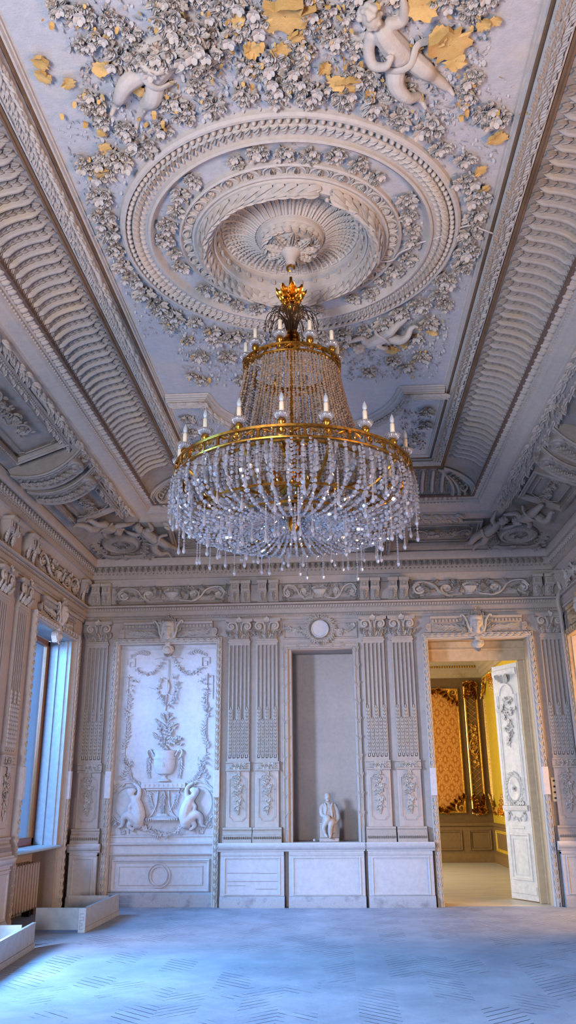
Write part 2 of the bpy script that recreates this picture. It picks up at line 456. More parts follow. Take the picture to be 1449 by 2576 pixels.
def damask():
    n = NT('orange_damask_silk'); p = n.pos(); x, y, z = n.xyz(p)[:3]
    u = n.math('MULTIPLY', x, 2 * PI / .24); v = n.math('MULTIPLY', z, 2 * PI / .44)
    og = n.math('ADD', n.math('COSINE', n.math('ADD', u, n.math('MULTIPLY', n.math('SINE', v), 1.25))), n.math('COSINE', n.math('SUBTRACT', u, n.math('MULTIPLY', n.math('SINE', v), 1.25))))
    fl = n.math('MULTIPLY', n.math('SINE', n.math('MULTIPLY', u, 3.)), n.math('SINE', n.math('MULTIPLY', v, 3.)))
    k = n.math('ADD', n.math('ABSOLUTE', og), n.math('MULTIPLY', fl, .55))
    nz = n.math('ADD', k, n.math('MULTIPLY', n.noise(p, 22, 4, .6, 1.2), 1.5))
    f = n.ramp(n.math('MULTIPLY', nz, .5), [(.56, .9), (.66, 0.), (.86, 0.), (.94, .7)])
    c = n.mix(f, (.52, .15, .010), (.80, .38, .08))
    n.pbsdf(c, .4, 0, n.bump(f, .2, .004), .5); return n.m
M['silk'] = damask()
# ------------------------------------------------------------------ room shell
def wall_mesh(u0, u1, v0, v1, holes, d0, d1):
    us = sorted({u0, u1, *[h[0] for h in holes], *[h[1] for h in holes]}); vs = sorted({v0, v1, *[h[2] for h in holes], *[h[3] for h in holes]})
    m = MB()
    for a, b in zip(us, us[1:]):
        for c, d in zip(vs, vs[1:]):
            mu, mv = (a + b) / 2, (c + d) / 2
            if any(h[0] < mu < h[1] and h[2] < mv < h[3] for h in holes): continue
            m.add(box(a, b, c, d, d0, d1))
    return m
HW = 6.32
struct('floor', MB().add(box(XL - .4, XR + .4, YF - .3, YB, -.1, 0)), M['floor'])
NI = (-.70, .27, .86, 3.68)      # niche
DO = (1.44, 2.99, 0., 3.82)      # doorway
BP = (-3.44, -1.88, 0., 3.80)    # blind panel recess
struct('wall_back', wall_mesh(XL - .45, XR + .45, 0, HW, [NI, DO, BP], -.42, 0), M['wall'], frame('back'))
m = MB()
for b in ((NI[0] - .05, NI[1] + .05, NI[2] - .05, NI[3] + .05, -.56, -.50), (NI[0] - .05, NI[0], NI[2], NI[3], -.5, -.4), (NI[1], NI[1] + .05, NI[2], NI[3], -.5, -.4),
          (NI[0], NI[1], NI[3], NI[3] + .05, -.5, -.4), (NI[0], NI[1], NI[2] - .05, NI[2], -.5, -.4)): m.add(box(*b))
struct('wall_niche', m, M['wall'], frame('back'))
WIN = [(10.78, 12.45), (7.05, 8.72), (3.30, 4.97), (-.45, 1.22)]
struct('wall_left', wall_mesh(YF - .3, YB, 0, HW, [(a, b, 0., 3.8) for a, b in WIN], -.40, 0), M['wall'], frame('left'))
struct('wall_right', wall_mesh(-YB, -YF + .3, 0, HW, [(-3.6, -1.4, 0, 3.6), (-12.66, -10.84, 0, 3.78)], -.3, 0), M['wall'], frame('right'))  # opening nearer the camera is added to admit the warm fill
m = MB()
for b in ((5.5, 5.6, 9.2, 13.1, 0, 4.3), (3.88, 5.6, 13.0, 13.1, 0, 4.3), (3.88, 5.6, 9.1, 9.2, 0, 4.3), (3.88, 5.6, 9.1, 13.1, 4.2, 4.3)): m.add(box(*b))
struct('wall_side_room', m, M['yellow'])
struct('floor_side_room', MB().add(box(XR + .4, 5.6, 9.1, 13.1, -.1, 0)), M['floor'])
struct('wall_front', wall_mesh(-XR - .4, -XL + .4, 0, HW, [(1.6, 3.5, 0, 3.4)], -.3, 0), M['wall'], frame('front'))  # unseen opening added to admit the front key light
def holed_ceiling():
    n = 96; th = np.linspace(0, 2 * PI, n, endpoint=False); c, q = np.cos(th), np.sin(th)
    x1, x0, y1, y0 = 1.80, -1.80, 10.95 - CY, .4 - CY
    k = np.minimum(abs(np.where(c > 0, x1, x0)) / np.maximum(abs(c), 1e-6), abs(np.where(q > 0, y1, y0)) / np.maximum(abs(q), 1e-6))
    rows = []
    for t, z in ((0, ZC + .3), (0, ZC), (.12, ZC), (.35, ZC), (1, ZC)):
        r = .62 * (1 - t) + k * t; rows.append(np.stack([CX + r * c, CY + r * q, np.full(n, z)], -1))
    corners = MB().add(grid(np.array(rows), closed_v=True))
    for sx in (x0, x1):
        for sy in (y0, y1): corners.add(box(CX + sx - .3, CX + sx + .3, CY + sy - .6, CY + sy + .6, ZC + .001, ZC + .05))
    return corners
struct('ceiling', holed_ceiling(), M['ceil'])
struct('roof_slab', MB().add(box(XL - .5, XR + .5, YF - .4, YB + .3, 6.3, 6.4)), M['ceil'])

# wall entablature, swept round the room
ROOM = [(XL, YF), (XL, YB), (XR, YB), (XR, YF)]
ENT = [(0, 4.17), (.025, 4.17), (.03, 4.215), (.05, 4.22), (.05, 4.255), (.035, 4.26), (.05, 4.27), (.05, 4.335), (.03, 4.34), (.03, 4.40), (.08, 4.41), (.085, 4.435), (.04, 4.455), (.025, 4.475), (0, 4.48)]
COR = [(0, 4.75), (.03, 4.76), (.04, 4.79), (.09, 4.83), (.10, 4.86), (.13, 4.865), (.13, 4.93), (.12, 4.935), (.12, 4.95), (.15, 4.955), (.15, 5.06), (.20, 5.065), (.21, 5.08), (.21, 5.19), (.10, 5.20), (.0, 5.2)]
struct('trim_1', MB().add(sweep(ROOM, ENT, True)), M['trim'])
struct('trim_2', MB().add(sweep(ROOM, COR, True)), M['trim'])
struct('baseboard_left', MB().add(mold([(0, 0), (0, .06), (.13, .06), (.15, .045), (.17, .03), (.17, 0)], 8.75, 10.6)).add(mold([(0, 0), (0, .06), (.13, .06), (.15, .045), (.17, .03), (.17, 0)], 5.1, 7.0)), M['skirt'], frame('left'))
bp_ = [(0, 0), (0, .06), (.13, .06), (.15, .045), (.17, .03), (.17, 0)]
struct('baseboard_right', MB().add(mold(bp_, -10.7, -3.7)).add(mold(bp_, -1.3, -YF)), M['skirt'], frame('right'))

# repeating ornament of the entablature (each wall's strips are one trim)
strip_leaf = MB().add(acanthus(.095, .08, .034, .2, 3), T(0, .05, .0, rz=PI)).add(box(-.044, -.036, -.045, .05, 0, .02)).tpl()
vtooth = (np.array([(-.019, .022, 0), (.019, .022, 0), (0, -.024, 0), (-.019, .022, .022), (.019, .022, .022), (0, -.024, .006)], float), [np.array([(3, 5, 4)]), np.array([(0, 2, 5, 3), (2, 1, 4, 5), (1, 0, 3, 4)])])
bead = ell(.013, .013, .013, 6, 3, True)
dent = box(-.02, .02, -.012, .012, 0, .02)
def rows(u0, u1):
    m = MB()
    for k in range(int((u1 - u0) / .094)): m.add(strip_leaf, T(u0 + .047 + k * .094, 5.008, .15))
    for k in range(int((u1 - u0) / .0425)): m.add(vtooth, T(u0 + .021 + k * .0425, 4.37, .03))
    for k in range(int((u1 - u0) / .034)): m.add(bead, T(u0 + .017 + k * .034, 4.238, .05))
    for k in range(int((u1 - u0) / .066)): m.add(dent, T(u0 + .017 + k * .066, 4.942, .12))
    return m
struct('trim_3', rows(XL + .16, XR - .16), M['trim'], frame('back'))
struct('trim_4', rows(6.0, YB - .16), M['trim'], frame('left'))
struct('trim_5', rows(-YB + .16, -8.5), M['trim'], frame('right'))

# ------------------------------------------------------------------ coffered cove above the walls
def prect(h, y1, y0=None): return [(CX - h, (y0 if y0 is not None else 2 * CY - y1)), (CX - h, y1), (CX + h, y1), (CX + h, (y0 if y0 is not None else 2 * CY - y1))]
# path at the batten: half width 2.37 ; far end Y 11.52
def cov(prof):            # prof = [(half width, z)]; mitred rectangular loop
    base = 2.37; return sweep(prect(base, 11.52), [(base - h, z) for h, z in prof], True)
def lower_cove():
    m = MB()
    outer = np.array([(XL + .10, YF + .10), (XL + .10, YB - .10), (XR - .10, YB - .10), (XR - .10, YF + .10)])
    inner = np.array(prect(2.80, 11.95))
    G = []
    for t in np.linspace(0, 1, 9):
        p = outer * (1 - t) + inner * t
        z = 5.16 + .36 * (t + .12 * math.sin(PI * t))
        G.append(np.c_[p, np.full(4, z)])
    m.add(grid(np.array(G), closed_v=True)); return m
struct('trim_6', lower_cove(), M['cove_shade'])  # lower cove coloured dark to stand in for its shade
# beam round the fluted cove
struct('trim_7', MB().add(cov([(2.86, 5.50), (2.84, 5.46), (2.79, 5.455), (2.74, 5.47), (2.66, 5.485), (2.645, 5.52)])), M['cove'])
struct('trim_8', MB().add(cov([(2.645, 5.52), (2.63, 5.535), (2.615, 5.55), (2.52, 5.57), (2.50, 5.585)])), M['trim'])
struct('trim_9', MB().add(cov([(2.50, 5.585), (2.485, 5.595), (2.475, 5.62), (2.455, 5.63), (2.45, 5.65), (2.40, 5.665), (2.395, 5.675)])), M['trim'])
struct('trim_10', MB().add(cov([(2.395, 5.675), (2.395, 5.655), (2.365, 5.66), (2.36, 5.69), (2.37, 5.70)])), M['batten'])
def cove_xy(t): return 2.37 - .46 * (1 - math.cos(t * PI / 2)), 5.695 + .235 * math.sin(t * PI / 2)
struct('trim_11', MB().add(cov([cove_xy(t) for t in np.linspace(0, 1, 12)])), M['cove_shade'])
struct('trim_12', MB().add(cov([(1.915, 5.93), (1.91, 5.922), (1.895, 5.922), (1.89, 5.935), (1.872, 5.94), (1.868, 5.955), (1.86, 5.955)])), M['groove'])
LEAFM = [(1.868, 5.955), (1.862, 5.935), (1.85, 5.935), (1.845, 5.95), (1.83, 5.942), (1.77, 5.955), (1.725, 5.985), (1.72, 5.995)]
FRM = [(1.72, 5.995), (1.712, 5.985), (1.70, 5.985), (1.69, 6.0), (1.675, 6.0), (1.665, 6.02), (1.655, 6.02), (1.65, 6.035), (1.635, 6.04)]
struct('trim_13', MB().add(sweep(prect(1.72, 10.84), [(1.72 - h, z) for h, z in LEAFM], True)), M['orn'])
struct('trim_14', MB().add(sweep(prect(1.72, 10.84), [(1.72 - h, z) for h, z in FRM[:4]], True)), M['groove'])
struct('trim_15', MB().add(sweep(prect(1.72, 10.84), [(1.72 - h, z) for h, z in FRM[3:]], True)), M['orn'])

# tongues and husk strips of the fluted cove
def tongue():
    n = 14; m = MB()
    P = np.zeros((n + 1, 6, 3))
    for i, t in enumerate(np.linspace(.05, .93, n + 1)):
        h, z = cove_xy(t)
        nx, nz = -math.cos(t * PI / 2), -math.sin(t * PI / 2)
        e = min(1, 3.2 * math.sqrt(max(0, (t - .05) * (.93 - t))) + .06)
        for j, s in enumerate(np.linspace(-1, 1, 6)):
            b = .056 * math.sqrt(max(0, 1 - s * s)) * e
            P[i, j] = (.033 * s * e, h + nx * b, z + nz * b)
    m.add(grid(P))
    # raised fillet lines either side
    for s in (-1, 1):
        pts = [(s * .040, cove_xy(t)[0] - .004, cove_xy(t)[1] - .004) for t in np.linspace(.03, .90, 10)]
        m.add(tube(pts, .0065, 4, caps=False))
    return m.tpl()
def husk_strip():
    m = MB(); lf = leaf(.085, .05, .03, .25, 3)
    for t in np.linspace(.06, .86, 8):
        h, z = cove_xy(t); a = t * PI / 2
        # local frame: along the arc (towards the ceiling), across = u, normal into the room
        al = np.array([0, -math.sin(a) * .46, math.cos(a) * .235]); al /= np.linalg.norm(al)
        nn = np.cross([1., 0, 0], al); 
        if nn[2] > 0: nn = -nn
        R = np.eye(4); R[:3, 0] = np.cross(al, nn); R[:3, 1] = al; R[:3, 2] = nn; R[:3, 3] = (0, h, z)
        m.add(lf, R @ T(0, 0, 0, rz=.35)); m.add(lf, R @ T(0, .01, 0, rz=-.35))
    return m.tpl()
TG, HS = tongue(), husk_strip()
def side_map(side):
    """(along, half-width, z) -> world"""
    if side == 'right': return np.array([[0, 1, 0, CX], [1, 0, 0, 0], [0, 0, 1, 0], [0, 0, 0, 1.]])
    if side == 'left': return np.array([[0, -1, 0, CX], [1, 0, 0, 0], [0, 0, 1, 0], [0, 0, 0, 1.]])
    return np.array([[1, 0, 0, CX], [0, 1, 0, 11.52 - 2.37], [0, 0, 1, 0], [0, 0, 0, 1.]])
PER = .145
def flutes(side, a0, a1):
    t, h = MB(), MB(); n = int((a1 - a0) / PER); S = side_map(side)
    for k in range(n):
        a = a0 + (k + .25) * PER
        t.add(TG, S @ T(a)); h.add(HS, S @ T(a + PER / 2))
    return t, h
k = 16
for side, a0, a1 in (('left', 1.2, 10.72), ('right', 1.2, 10.72), ('back', -2.03, 2.03)):
    t, h = flutes(side, a0, a1)
    struct(f'trim_{k}', t, M['cove']); struct(f'trim_{k + 1}', h, M['cove_shade']); k += 2  # husk strips coloured dark for the shade between the tongues
# eggs, beads and leaf runs of the beam
egg = ell(.038, .05, .036, 8, 4, True)
eggshell = tube([(.048 * math.cos(a), .058 * math.sin(a) , .006) for a in np.linspace(-.3, PI + .3, 9)], .008, 4)
eggleaf = MB().add(leaf(.09, .06, .02, .1, 3), T(0, -.045, 0)).tpl()
run_leaf = leaf(.095, .055, .03, .35, 3)
def beam_rows(side, a0, a1):
    m = MB(); S = side_map(side)
    def at(hw, z, a, rot=0, tilt=.6):      # local: x along, y outward, z down
        L = np.eye(4); L[:3, 0] = (1, 0, 0); L[:3, 1] = (0, math.cos(tilt), -math.sin(tilt)); L[:3, 2] = (0, -math.sin(tilt), -math.cos(tilt)); L[:3, 3] = (a, hw, z)
        return S @ L @ T(rz=rot)
    for k in range(int((a1 - a0) / .14)):
        a = a0 + .07 + k * .14
        m.add(egg, at(2.425, 5.662, a, 0, .3)); m.add(eggshell, at(2.425, 5.662, a, PI, .3)); m.add(eggleaf, at(2.425, 5.658, a + .07, 0, .3))
    for k in range(int((a1 - a0) / .05)): m.add(bead, at(2.48, 5.605, a0 + .025 + k * .05, 0, .6))
    R = random.Random(3)
    for k in range(int((a1 - a0) / .055)):
        a = a0 + k * .055
        for q in range(2): m.add(run_leaf, at(2.69 + .035 * q + R.uniform(-.01, .01), 5.478, a, -PI / 2 + R.uniform(-.7, .7), .15))
        m.add(run_leaf, at(2.815, 5.455, a, R.uniform(-.5, .5) - 1.2, .1))
    return m
for side, a0, a1 in (('left', 1.0, 11.4), ('right', 1.0, 11.4), ('back', -2.3, 2.3)):
    struct(f'trim_{k}', beam_rows(side, a0, a1), M['trim']); k += 1
# bay-leaf run of the ceiling frame, in short overlapping leaves
def bay_run(path, d0=5.955, w=.075, step=.036, seed=1):
    R = random.Random(seed); m = MB(); P = np.asarray(path, float); lf = leaf(.09, .05, .026, .3, 3)
    for p, q in zip(P, P[1:]):
        L = np.linalg.norm(q - p); a = math.atan2(q[1] - p[1], q[0] - p[0])
        for i in range(max(1, int(L / step))):
            c = p + (q - p) * (i + .5) / max(1, int(L / step))
            for s in (-.6, 0, .6):
                n = np.array([-(q - p)[1], (q - p)[0]]) / L * s * w * .5
                # face down: mirror z
                m.add(lf, T(c[0] + n[0], c[1] + n[1], d0 - .004 * (1 - abs(s)), rz=a - PI / 2 + s * .55 + R.uniform(-.2, .2)) @ T(s=(1, 1, -1)))
    return m
hw = 1.785
struct(f'trim_{k}', bay_run([(CX - hw, 1.2), (CX - hw, 10.89), (CX + hw, 10.89), (CX + hw, 1.2)]), M['orn']); k += 1
# notch + apse frame that bounds the main field
arc = [(CX + 1.10 * math.cos(a), 8.70 + 1.10 * math.sin(a)) for a in np.linspace(PI, 0, 41)]
NOTCH = [(CX - 1.66, 8.70)] + [(CX - 1.13, 8.70)] + arc[1:-1] + [(CX + 1.13, 8.70), (CX + 1.66, 8.70)]
# travelling left to right over the apse: right-hand normal points to the main field
NPR = [(.0, 6.035), (-.01, 6.02), (-.03, 6.02), (-.035, 6.0), (-.06, 6.0), (-.065, 5.985), (-.085, 5.985), (-.09, 5.97), (-.16, 5.965), (-.19, 5.985), (-.195, 6.0), (-.23, 6.005), (-.235, 6.04)]
struct(f'trim_{k}', MB().add(sweep(NOTCH, NPR)), M['orn']); k += 1
struct(f'trim_{k}', bay_run(offset_poly(NOTCH, -.135, False), 5.967, .06, seed=4), M['orn']); k += 1
# ------------------------------------------------------------------ small ornament vocabulary
LF = [leaf(1, .42, .2, .16, 5, b) for b in (-.15, 0, .15)]
AC = acanthus(1, .75, .26, .34, 4)
ROSES = [rose(1, i) for i in range(3)]
FL5 = flower5(1)
BERRY = ell(1, 1, 1, 6, 4)
def put(m, t, u, v, d, s, rz=0, rx=0): m.add(t, T(u, v, d, rx=rx, rz=rz, s=s))
def sprig(m, pts, L, R, d=.0, dens=1.0, s0=1.0, s1=.6, spread=.9, stem=.004):
    """leafy stem along pts"""
    P = np.asarray(pts, float)
    if P.shape[1] == 2: P = np.c_[P, np.full(len(P), d)]
    if stem: m.add(tube(P, stem, 4, caps=False))
    seg = np.linalg.norm(np.diff(P, axis=0), axis=1); cum = np.r_[0, np.cumsum(seg)]; n = max(2, int(cum[-1] / (L * .45) * dens))
    for i in range(n):
        s = (i + .3) / n * cum[-1]; k = min(len(seg) - 1, np.searchsorted(cum, s) - 1 if s > 0 else 0); k = max(0, k)
        p = P[k] + (P[k + 1] - P[k]) * ((s - cum[k]) / (seg[k] + 1e-9)); t = P[k + 1] - P[k]
        a = math.atan2(t[1], t[0]) - PI / 2; sc = L * (s0 + (s1 - s0) * i / n)
        for sg in (-1, 1): put(m, LF[R.randrange(3)], p[0], p[1], p[2], sc * R.uniform(.85, 1.1), a + sg * spread * R.uniform(.6, 1.1))
def garland(m, pts, R, r=.03, d=.01, dens=1.0):
    """flowers and leaves massed along pts"""
    P = np.asarray(pts, float)
    for i in range(len(P)):
        u, v = P[i][:2]
        for q in range(max(1, int(2 * dens))): put(m, LF[R.randrange(3)], u + R.uniform(-.5, .5) * r, v + R.uniform(-.5, .5) * r, d * .3, r * R.uniform(1.1, 1.7), R.uniform(0, 6.3))
        t = R.random()
        if t < .45: put(m, ROSES[R.randrange(3)], u, v, d + .25 * r, r * R.uniform(.6, .85), R.uniform(0, 6))
        elif t < .8: put(m, FL5, u, v, d + .3 * r, r * R.uniform(.6, .8), R.uniform(0, 6))
        else:
            for q in range(4): put(m, BERRY, u + R.uniform(-.4, .4) * r, v + R.uniform(-.4, .4) * r, d + .2 * r, r * .24)
def rinceau(m, u0, v0, sg, s, R):
    """one half of a scrolling frieze: two volutes joined by an S-stem, with leaves"""
    def X(p): return np.array([(u0 + sg * a * s, v0 + b * s, c * s) for a, b, c in p])
    c1, c2, r = (.34, .0), (.80, -.02), .13
    m.add(tube(X(curve_pts([(.08, -.12, .02), (.20, -.14, .02), (.34, -.15, .03), (.47, -.06, .03), (.56, .08, .03), (.70, .15, .03), (.84, .14, .03), (.93, .02, .03)], 40)), .024 * s, 5, caps=False))
    for c, a0, tn in ((c1, -1.6, 1), (c2, 1.5, -1)):
        p = spiral_pts(r, .02, 1.6, a0, tn, 26); p[:, 0] += c[0]; p[:, 1] += c[1]; p[:, 2] = .025
        m.add(tube(X(p), np.linspace(.028, .016, 26) * s, 5, caps=False))
        m.add(FL5, T(u0 + sg * c[0] * s, v0 + c[1] * s, .02 * s, s=.065 * s))
        for k in range(9):
            a = a0 + tn * (k * .75); q = r * (.95 - .03 * k)
            put(m, AC if k % 2 else LF[1], u0 + sg * (c[0] + q * math.cos(a)) * s, v0 + (c[1] + q * math.sin(a)) * s, .012 * s, s * R.uniform(.085, .12), (a if sg > 0 else PI - a) + R.uniform(-.9, .5))
    for t in ((.14, -.08, .4), (.22, .02, .9), (.50, .0, -1.9), (.58, .12, .9), (.62, -.02, -1.2), (.66, .06, -2.4), (.95, .08, 0), (.96, -.1, 2.6), (.10, .06, -.3), (.17, .10, -.7)):
        put(m, AC, u0 + sg * t[0] * s, v0 + t[1] * s, .01 * s, s * .13, t[2] * sg)

# ------------------------------------------------------------------ pilaster
def fluted_shaft(w=.33, v0=2.0, v1=3.82, d=.055):
    us = []; n = 5; fw = .046; gap = (w - n * fw) / (n + 1)
    prof = [(-w / 2, 0), (-w / 2, d)]
    for k in range(n):
        a = -w / 2 + gap + k * (fw + gap)
        for t in np.linspace(0, PI, 7): prof.append((a + fw / 2 - fw / 2 * math.cos(t), d - .036 * math.sin(t)))
    prof += [(w / 2, d), (w / 2, 0)]
    pr = np.array(prof)
    flat = pr.copy(); flat[2:-2, 1] = d
    G = np.array([np.c_[q[:, 0], np.full(len(q), v), q[:, 1]] for q, v in ((flat, v0), (flat, v0 + .045), (pr, v0 + .06), (pr, v1 - .07), (flat, v1 - .055), (flat, v1))])
    m = MB().add(grid(G)); m.add(bbox(-w / 2 - .012, w / 2 + .012, v1 - .022, v1 + .012, 0, d + .014)); return m
def pilaster_parts(root):
    R = random.Random(11)
    obj('shaft', fluted_shaft(), M['trim'], None, root)
    m = MB()
    for k in range(5):
        u = (-2 + k) * (.046 + (.33 - 5 * .046) / 6)
        top = 2.80 if k % 2 == 0 else 2.62
        m.add(tube([(u, 2.07, .036), (u, top, .036)], .014, 6)); m.add(ell(.012, .012, .01, 6, 3), T(u, 2.07, .045)); m.add(ell(.010, .018, .012, 6, 3), T(u, top, .04))
        v = 2.09
        while v < top - .04:
            for s in (-1, 1): m.add(leaf(.062, .034, .02, .22, 3), T(u, v, .046, rz=s * .30))
            v += .052
    obj('husk_cabling', m, M['orn'], None, root)
    # collar with its knot of flowers
    m = MB().add(mold([(1.865, 0), (1.865, .075), (1.885, .08), (1.90, .06), (1.97, .06), (1.98, .078), (2.0, .08), (2.0, 0)], -.185, .185))
    obj('collar_band', m, M['trim'], None, root)
    m = MB()
    for u, s in ((-.06, .05), (.06, .05), (0, .062)): put(m, ROSES[1], u, 1.935, .06, s, u * 40)
    for s in (-1, 1):
        for a in (.9, 1.5, 2.0): put(m, LF[1], s * .07, 1.935, .06, .075, -s * a)
    obj('flower_knot', m, M['orn'], None, root)
    # die with a sunk notched panel
    w = .175
    m = MB().add(bbox(-w, w, 1.05, 1.87, 0, .05, .008))
    a, b, c = .128, 1.16, 1.80
    q = .045
    P = [(-a, b + q)]
    def cornr(cu, cv, a0, a1): return [(cu + q * math.cos(t), cv + q * math.sin(t)) for t in np.linspace(a0, a1, 6)]
    path = cornr(-a, b, PI / 2, 0) + cornr(a, b, PI, PI / 2) + cornr(a, c, -PI / 2, -PI) + cornr(-a, c, 0, -PI / 2)
    m.add(tube([(u, v, .05) for u, v in path], .008, 5, closed=True))
    m.add(tube([(u * .86, 1.48 + (v - 1.48) * .97, .05) for u, v in path], .004, 4, closed=True))
    obj('panelled_die', m, M['wall'], None, root)
    # floral drop
    m = MB(); m.add(tube([(0, 1.90, .07), (0, 1.80, .06), (0, 1.28, .055)], .006, 5))
    sprig(m, [(0, 1.90), (0, 1.78)], .07, R, .06, 1.6)
    for k in range(26):
        t = k / 25; v = 1.76 - .42 * t; wd = .085 * math.sin(PI * (.25 + .72 * t)) ** 1.2
        u = R.uniform(-wd, wd)
        x = R.random()
        if x < .35: put(m, ROSES[R.randrange(3)], u * .7, v, .062, R.uniform(.026, .036), R.uniform(0, 6))
        elif x < .6: put(m, FL5, u, v, .06, R.uniform(.025, .034), R.uniform(0, 6))
        for q in range(2): put(m, LF[R.randrange(3)], u, v, .053, R.uniform(.05, .08), PI + R.uniform(-1.5, 1.5))
    sprig(m, [(0, 1.36), (0, 1.26)], .05, R, .056, 1.5, spread=.6)
    put(m, BERRY, 0, 1.25, .058, .010)
    obj('floral_drop', m, M['orn'], None, root)
    # base mouldings
    m = MB().add(mold([(.86, 0), (.86, .12), (.905, .12), (.91, .105), (.945, .105), (.955, .095), (.975, .10), (.99, .085), (1.0, .07), (1.03, .07), (1.035, .085), (1.05, .09), (1.065, .085), (1.07, .06), (1.07, 0)], -.215, .215))
    for k in range(13): m.add(acanthus(.045, .04, .014, .2, 2), T(-.19 + k * .0317, .905, .103))
    obj('base_moulding', m, M['trim'], None, root)
    # capital
    m = MB().add(bbox(-.165, .165, 3.83, 3.86, 0, .075)).add(prism([(-.215, 4.135), (-.16, 4.12), (.16, 4.12), (.215, 4.135), (.215, 4.175), (-.215, 4.175)], 0, .12))
    m.add(prism([(-.15, 3.86), (.15, 3.86), (.19, 4.12), (-.19, 4.12)], 0, .05))
    cap = obj('capital', m, M['trim'], None, root)
    for s in (-1, 1):
        v = MB(); p = spiral_pts(.068, .012, 1.7, PI / 2, -s, 26); p += np.array([s * .125, 4.055, .085]); p[:, 2] += np.linspace(0, .02, 26)
        v.add(tube(p, np.linspace(.020, .010, 26), 6)); v.add(ell(.016, .016, .02, 6, 4), T(s * .125, 4.055, .1))
        v.add(tube(curve_pts([(s * .125, 4.123, .085), (s * .06, 4.115, .08), (s * .035, 4.04, .075), (s * .045, 3.96, .07), (s * .10, 3.90, .07), (s * .13, 3.87, .06)], 18), np.linspace(.018, .010, 16), 6))
        p = spiral_pts(.034, .01, 1.3, -PI / 2, s, 16); p += np.array([s * .105, 3.925, .075]); v.add(tube(p, .010, 5))
        put(v, AC, s * .10, 3.865, .055, .13, -s * .35, .25); put(v, AC, s * .155, 3.90, .05, .12, -s * .5, .2)
        obj('volute', v, M['orn'], None, cap)
    v = MB(); put(v, AC, 0, 3.865, .06, .15, 0, .3)
    for s in (-1, 1): put(v, LF[1], s * .03, 3.87, .06, .10, -s * .5, .3)
    for u in (-.014, .014): v.add(tube([(u, 3.97, .08), (u * 1.4, 4.10, .085)], .006, 5))
    put(v, FL5, 0, 4.15, .12, .045); put(v, LF[1], 0, 4.16, .11, .06)
    obj('lyre_ornament', v, M['orn'], None, cap)
PIL = [('back', -3.785, 'fluted plaster pilaster at the left corner of the back wall, beside the radiator covers'),
       ('back', -1.515, 'fluted plaster pilaster between the white urn panel and its twin pilaster'),
       ('back', -1.075, 'fluted plaster pilaster on the left edge of the statue niche'),
       ('back', .595, 'fluted plaster pilaster on the right edge of the statue niche'),
       ('back', 1.045, 'fluted plaster pilaster between the open doorway and its twin pilaster'),
       ('back', 3.345, 'fluted plaster pilaster right of the doorway, beside the switch plate'),
       ('left', 10.22, 'dim fluted plaster pilaster on the left wall just in front of the tall window'),
       ('left', 9.55, 'dim fluted plaster pilaster on the window wall, cut by the left picture edge')]
p0 = thing('pilaster', PIL[0][2], 'pilaster', frame('back', PIL[0][1], 0, 0), 'fluted pilasters')
pilaster_parts(p0)
for sd, u, lb in PIL[1:]: dup(p0, frame(sd, u, 0, 0), lb)

# ------------------------------------------------------------------ wainscot blocks under the pilasters and the niche
def wainscot(u0, u1, label, name='wainscot_block', side='back', dep=.12, cap=True):
    t = thing(name, label, 'wainscot', frame(side, (u0 + u1) / 2, 0, 0), 'wainscot blocks'); w = (u1 - u0) / 2
    obj('body', MB().add(bbox(-w, w, .15, .80, 0, dep, .004)), M['dado'], None, t)
    pr = [(.74, dep), (.745, dep + .012), (.76, dep + .012), (.765, dep + .02), (.785, dep + .035), (.80, dep + .045), (.825, dep + .05), (.83, dep + .05), (.84, dep + .03), (.86, dep + .02), (.86, 0), (.74, 0)]
    obj('cap_moulding', MB().add(mold(pr, -w - .035, w + .035)).add(mold([(.69, 0), (.69, dep + .012), (.705, dep + .014), (.712, dep), (.712, 0)], -w, w)), M['dado'], None, t)
    a = .065
    obj('panel_moulding', MB().add(frame_sweep(-w + a, w - a, .175, .655, [(-.012, dep), (-.008, dep + .012), (.004, dep + .012), (.012, dep - .006), (.02, dep - .008), (.022, dep + .001)])), M['dado'], None, t)
    obj('plinth', MB().add(mold([(0, 0), (0, dep + .03), (.10, dep + .03), (.125, dep + .022), (.135, dep + .012), (.15, dep + .008), (.15, 0)], -w - .005, w + .005)), M['skirt'], None, t)
    return t
wb = wainscot(-1.75, -.825, 'panelled wainscot block under the twin pilasters left of the niche, cracked boards')
cr = MB()
for v, u0, u1 in ((.455, -.36, .10), (.45, .10, .36), (.345, -.37, .37), (.29, -.36, -.1), (.245, .05, .36)): cr.add(box(u0, u1, v - .002, v + .002, .115, .1215))
tag(obj('board_crack', cr, M['groove'], None, wb), 'dark cracks between the boards')
wainscot(-.755, .335, 'wide panelled wainscot block directly under the statue niche')
wainscot(.385, 1.315, 'panelled wainscot block under the twin pilasters right of the niche, beside the doorway')
wainscot(-3.99, -3.575, 'narrow ochre-shaded wainscot block in the left corner behind the radiator cover')
wainscot(3.13, 3.56, 'narrow brownish wainscot block in the right corner beyond the doorway')
wainscot(10.02, 10.42, 'narrow dim wainscot block on the window wall beside the tall window', side='left')
wainscot(9.35, 9.75, 'narrow dim wainscot block on the window wall near the nearer radiator cover', side='left')

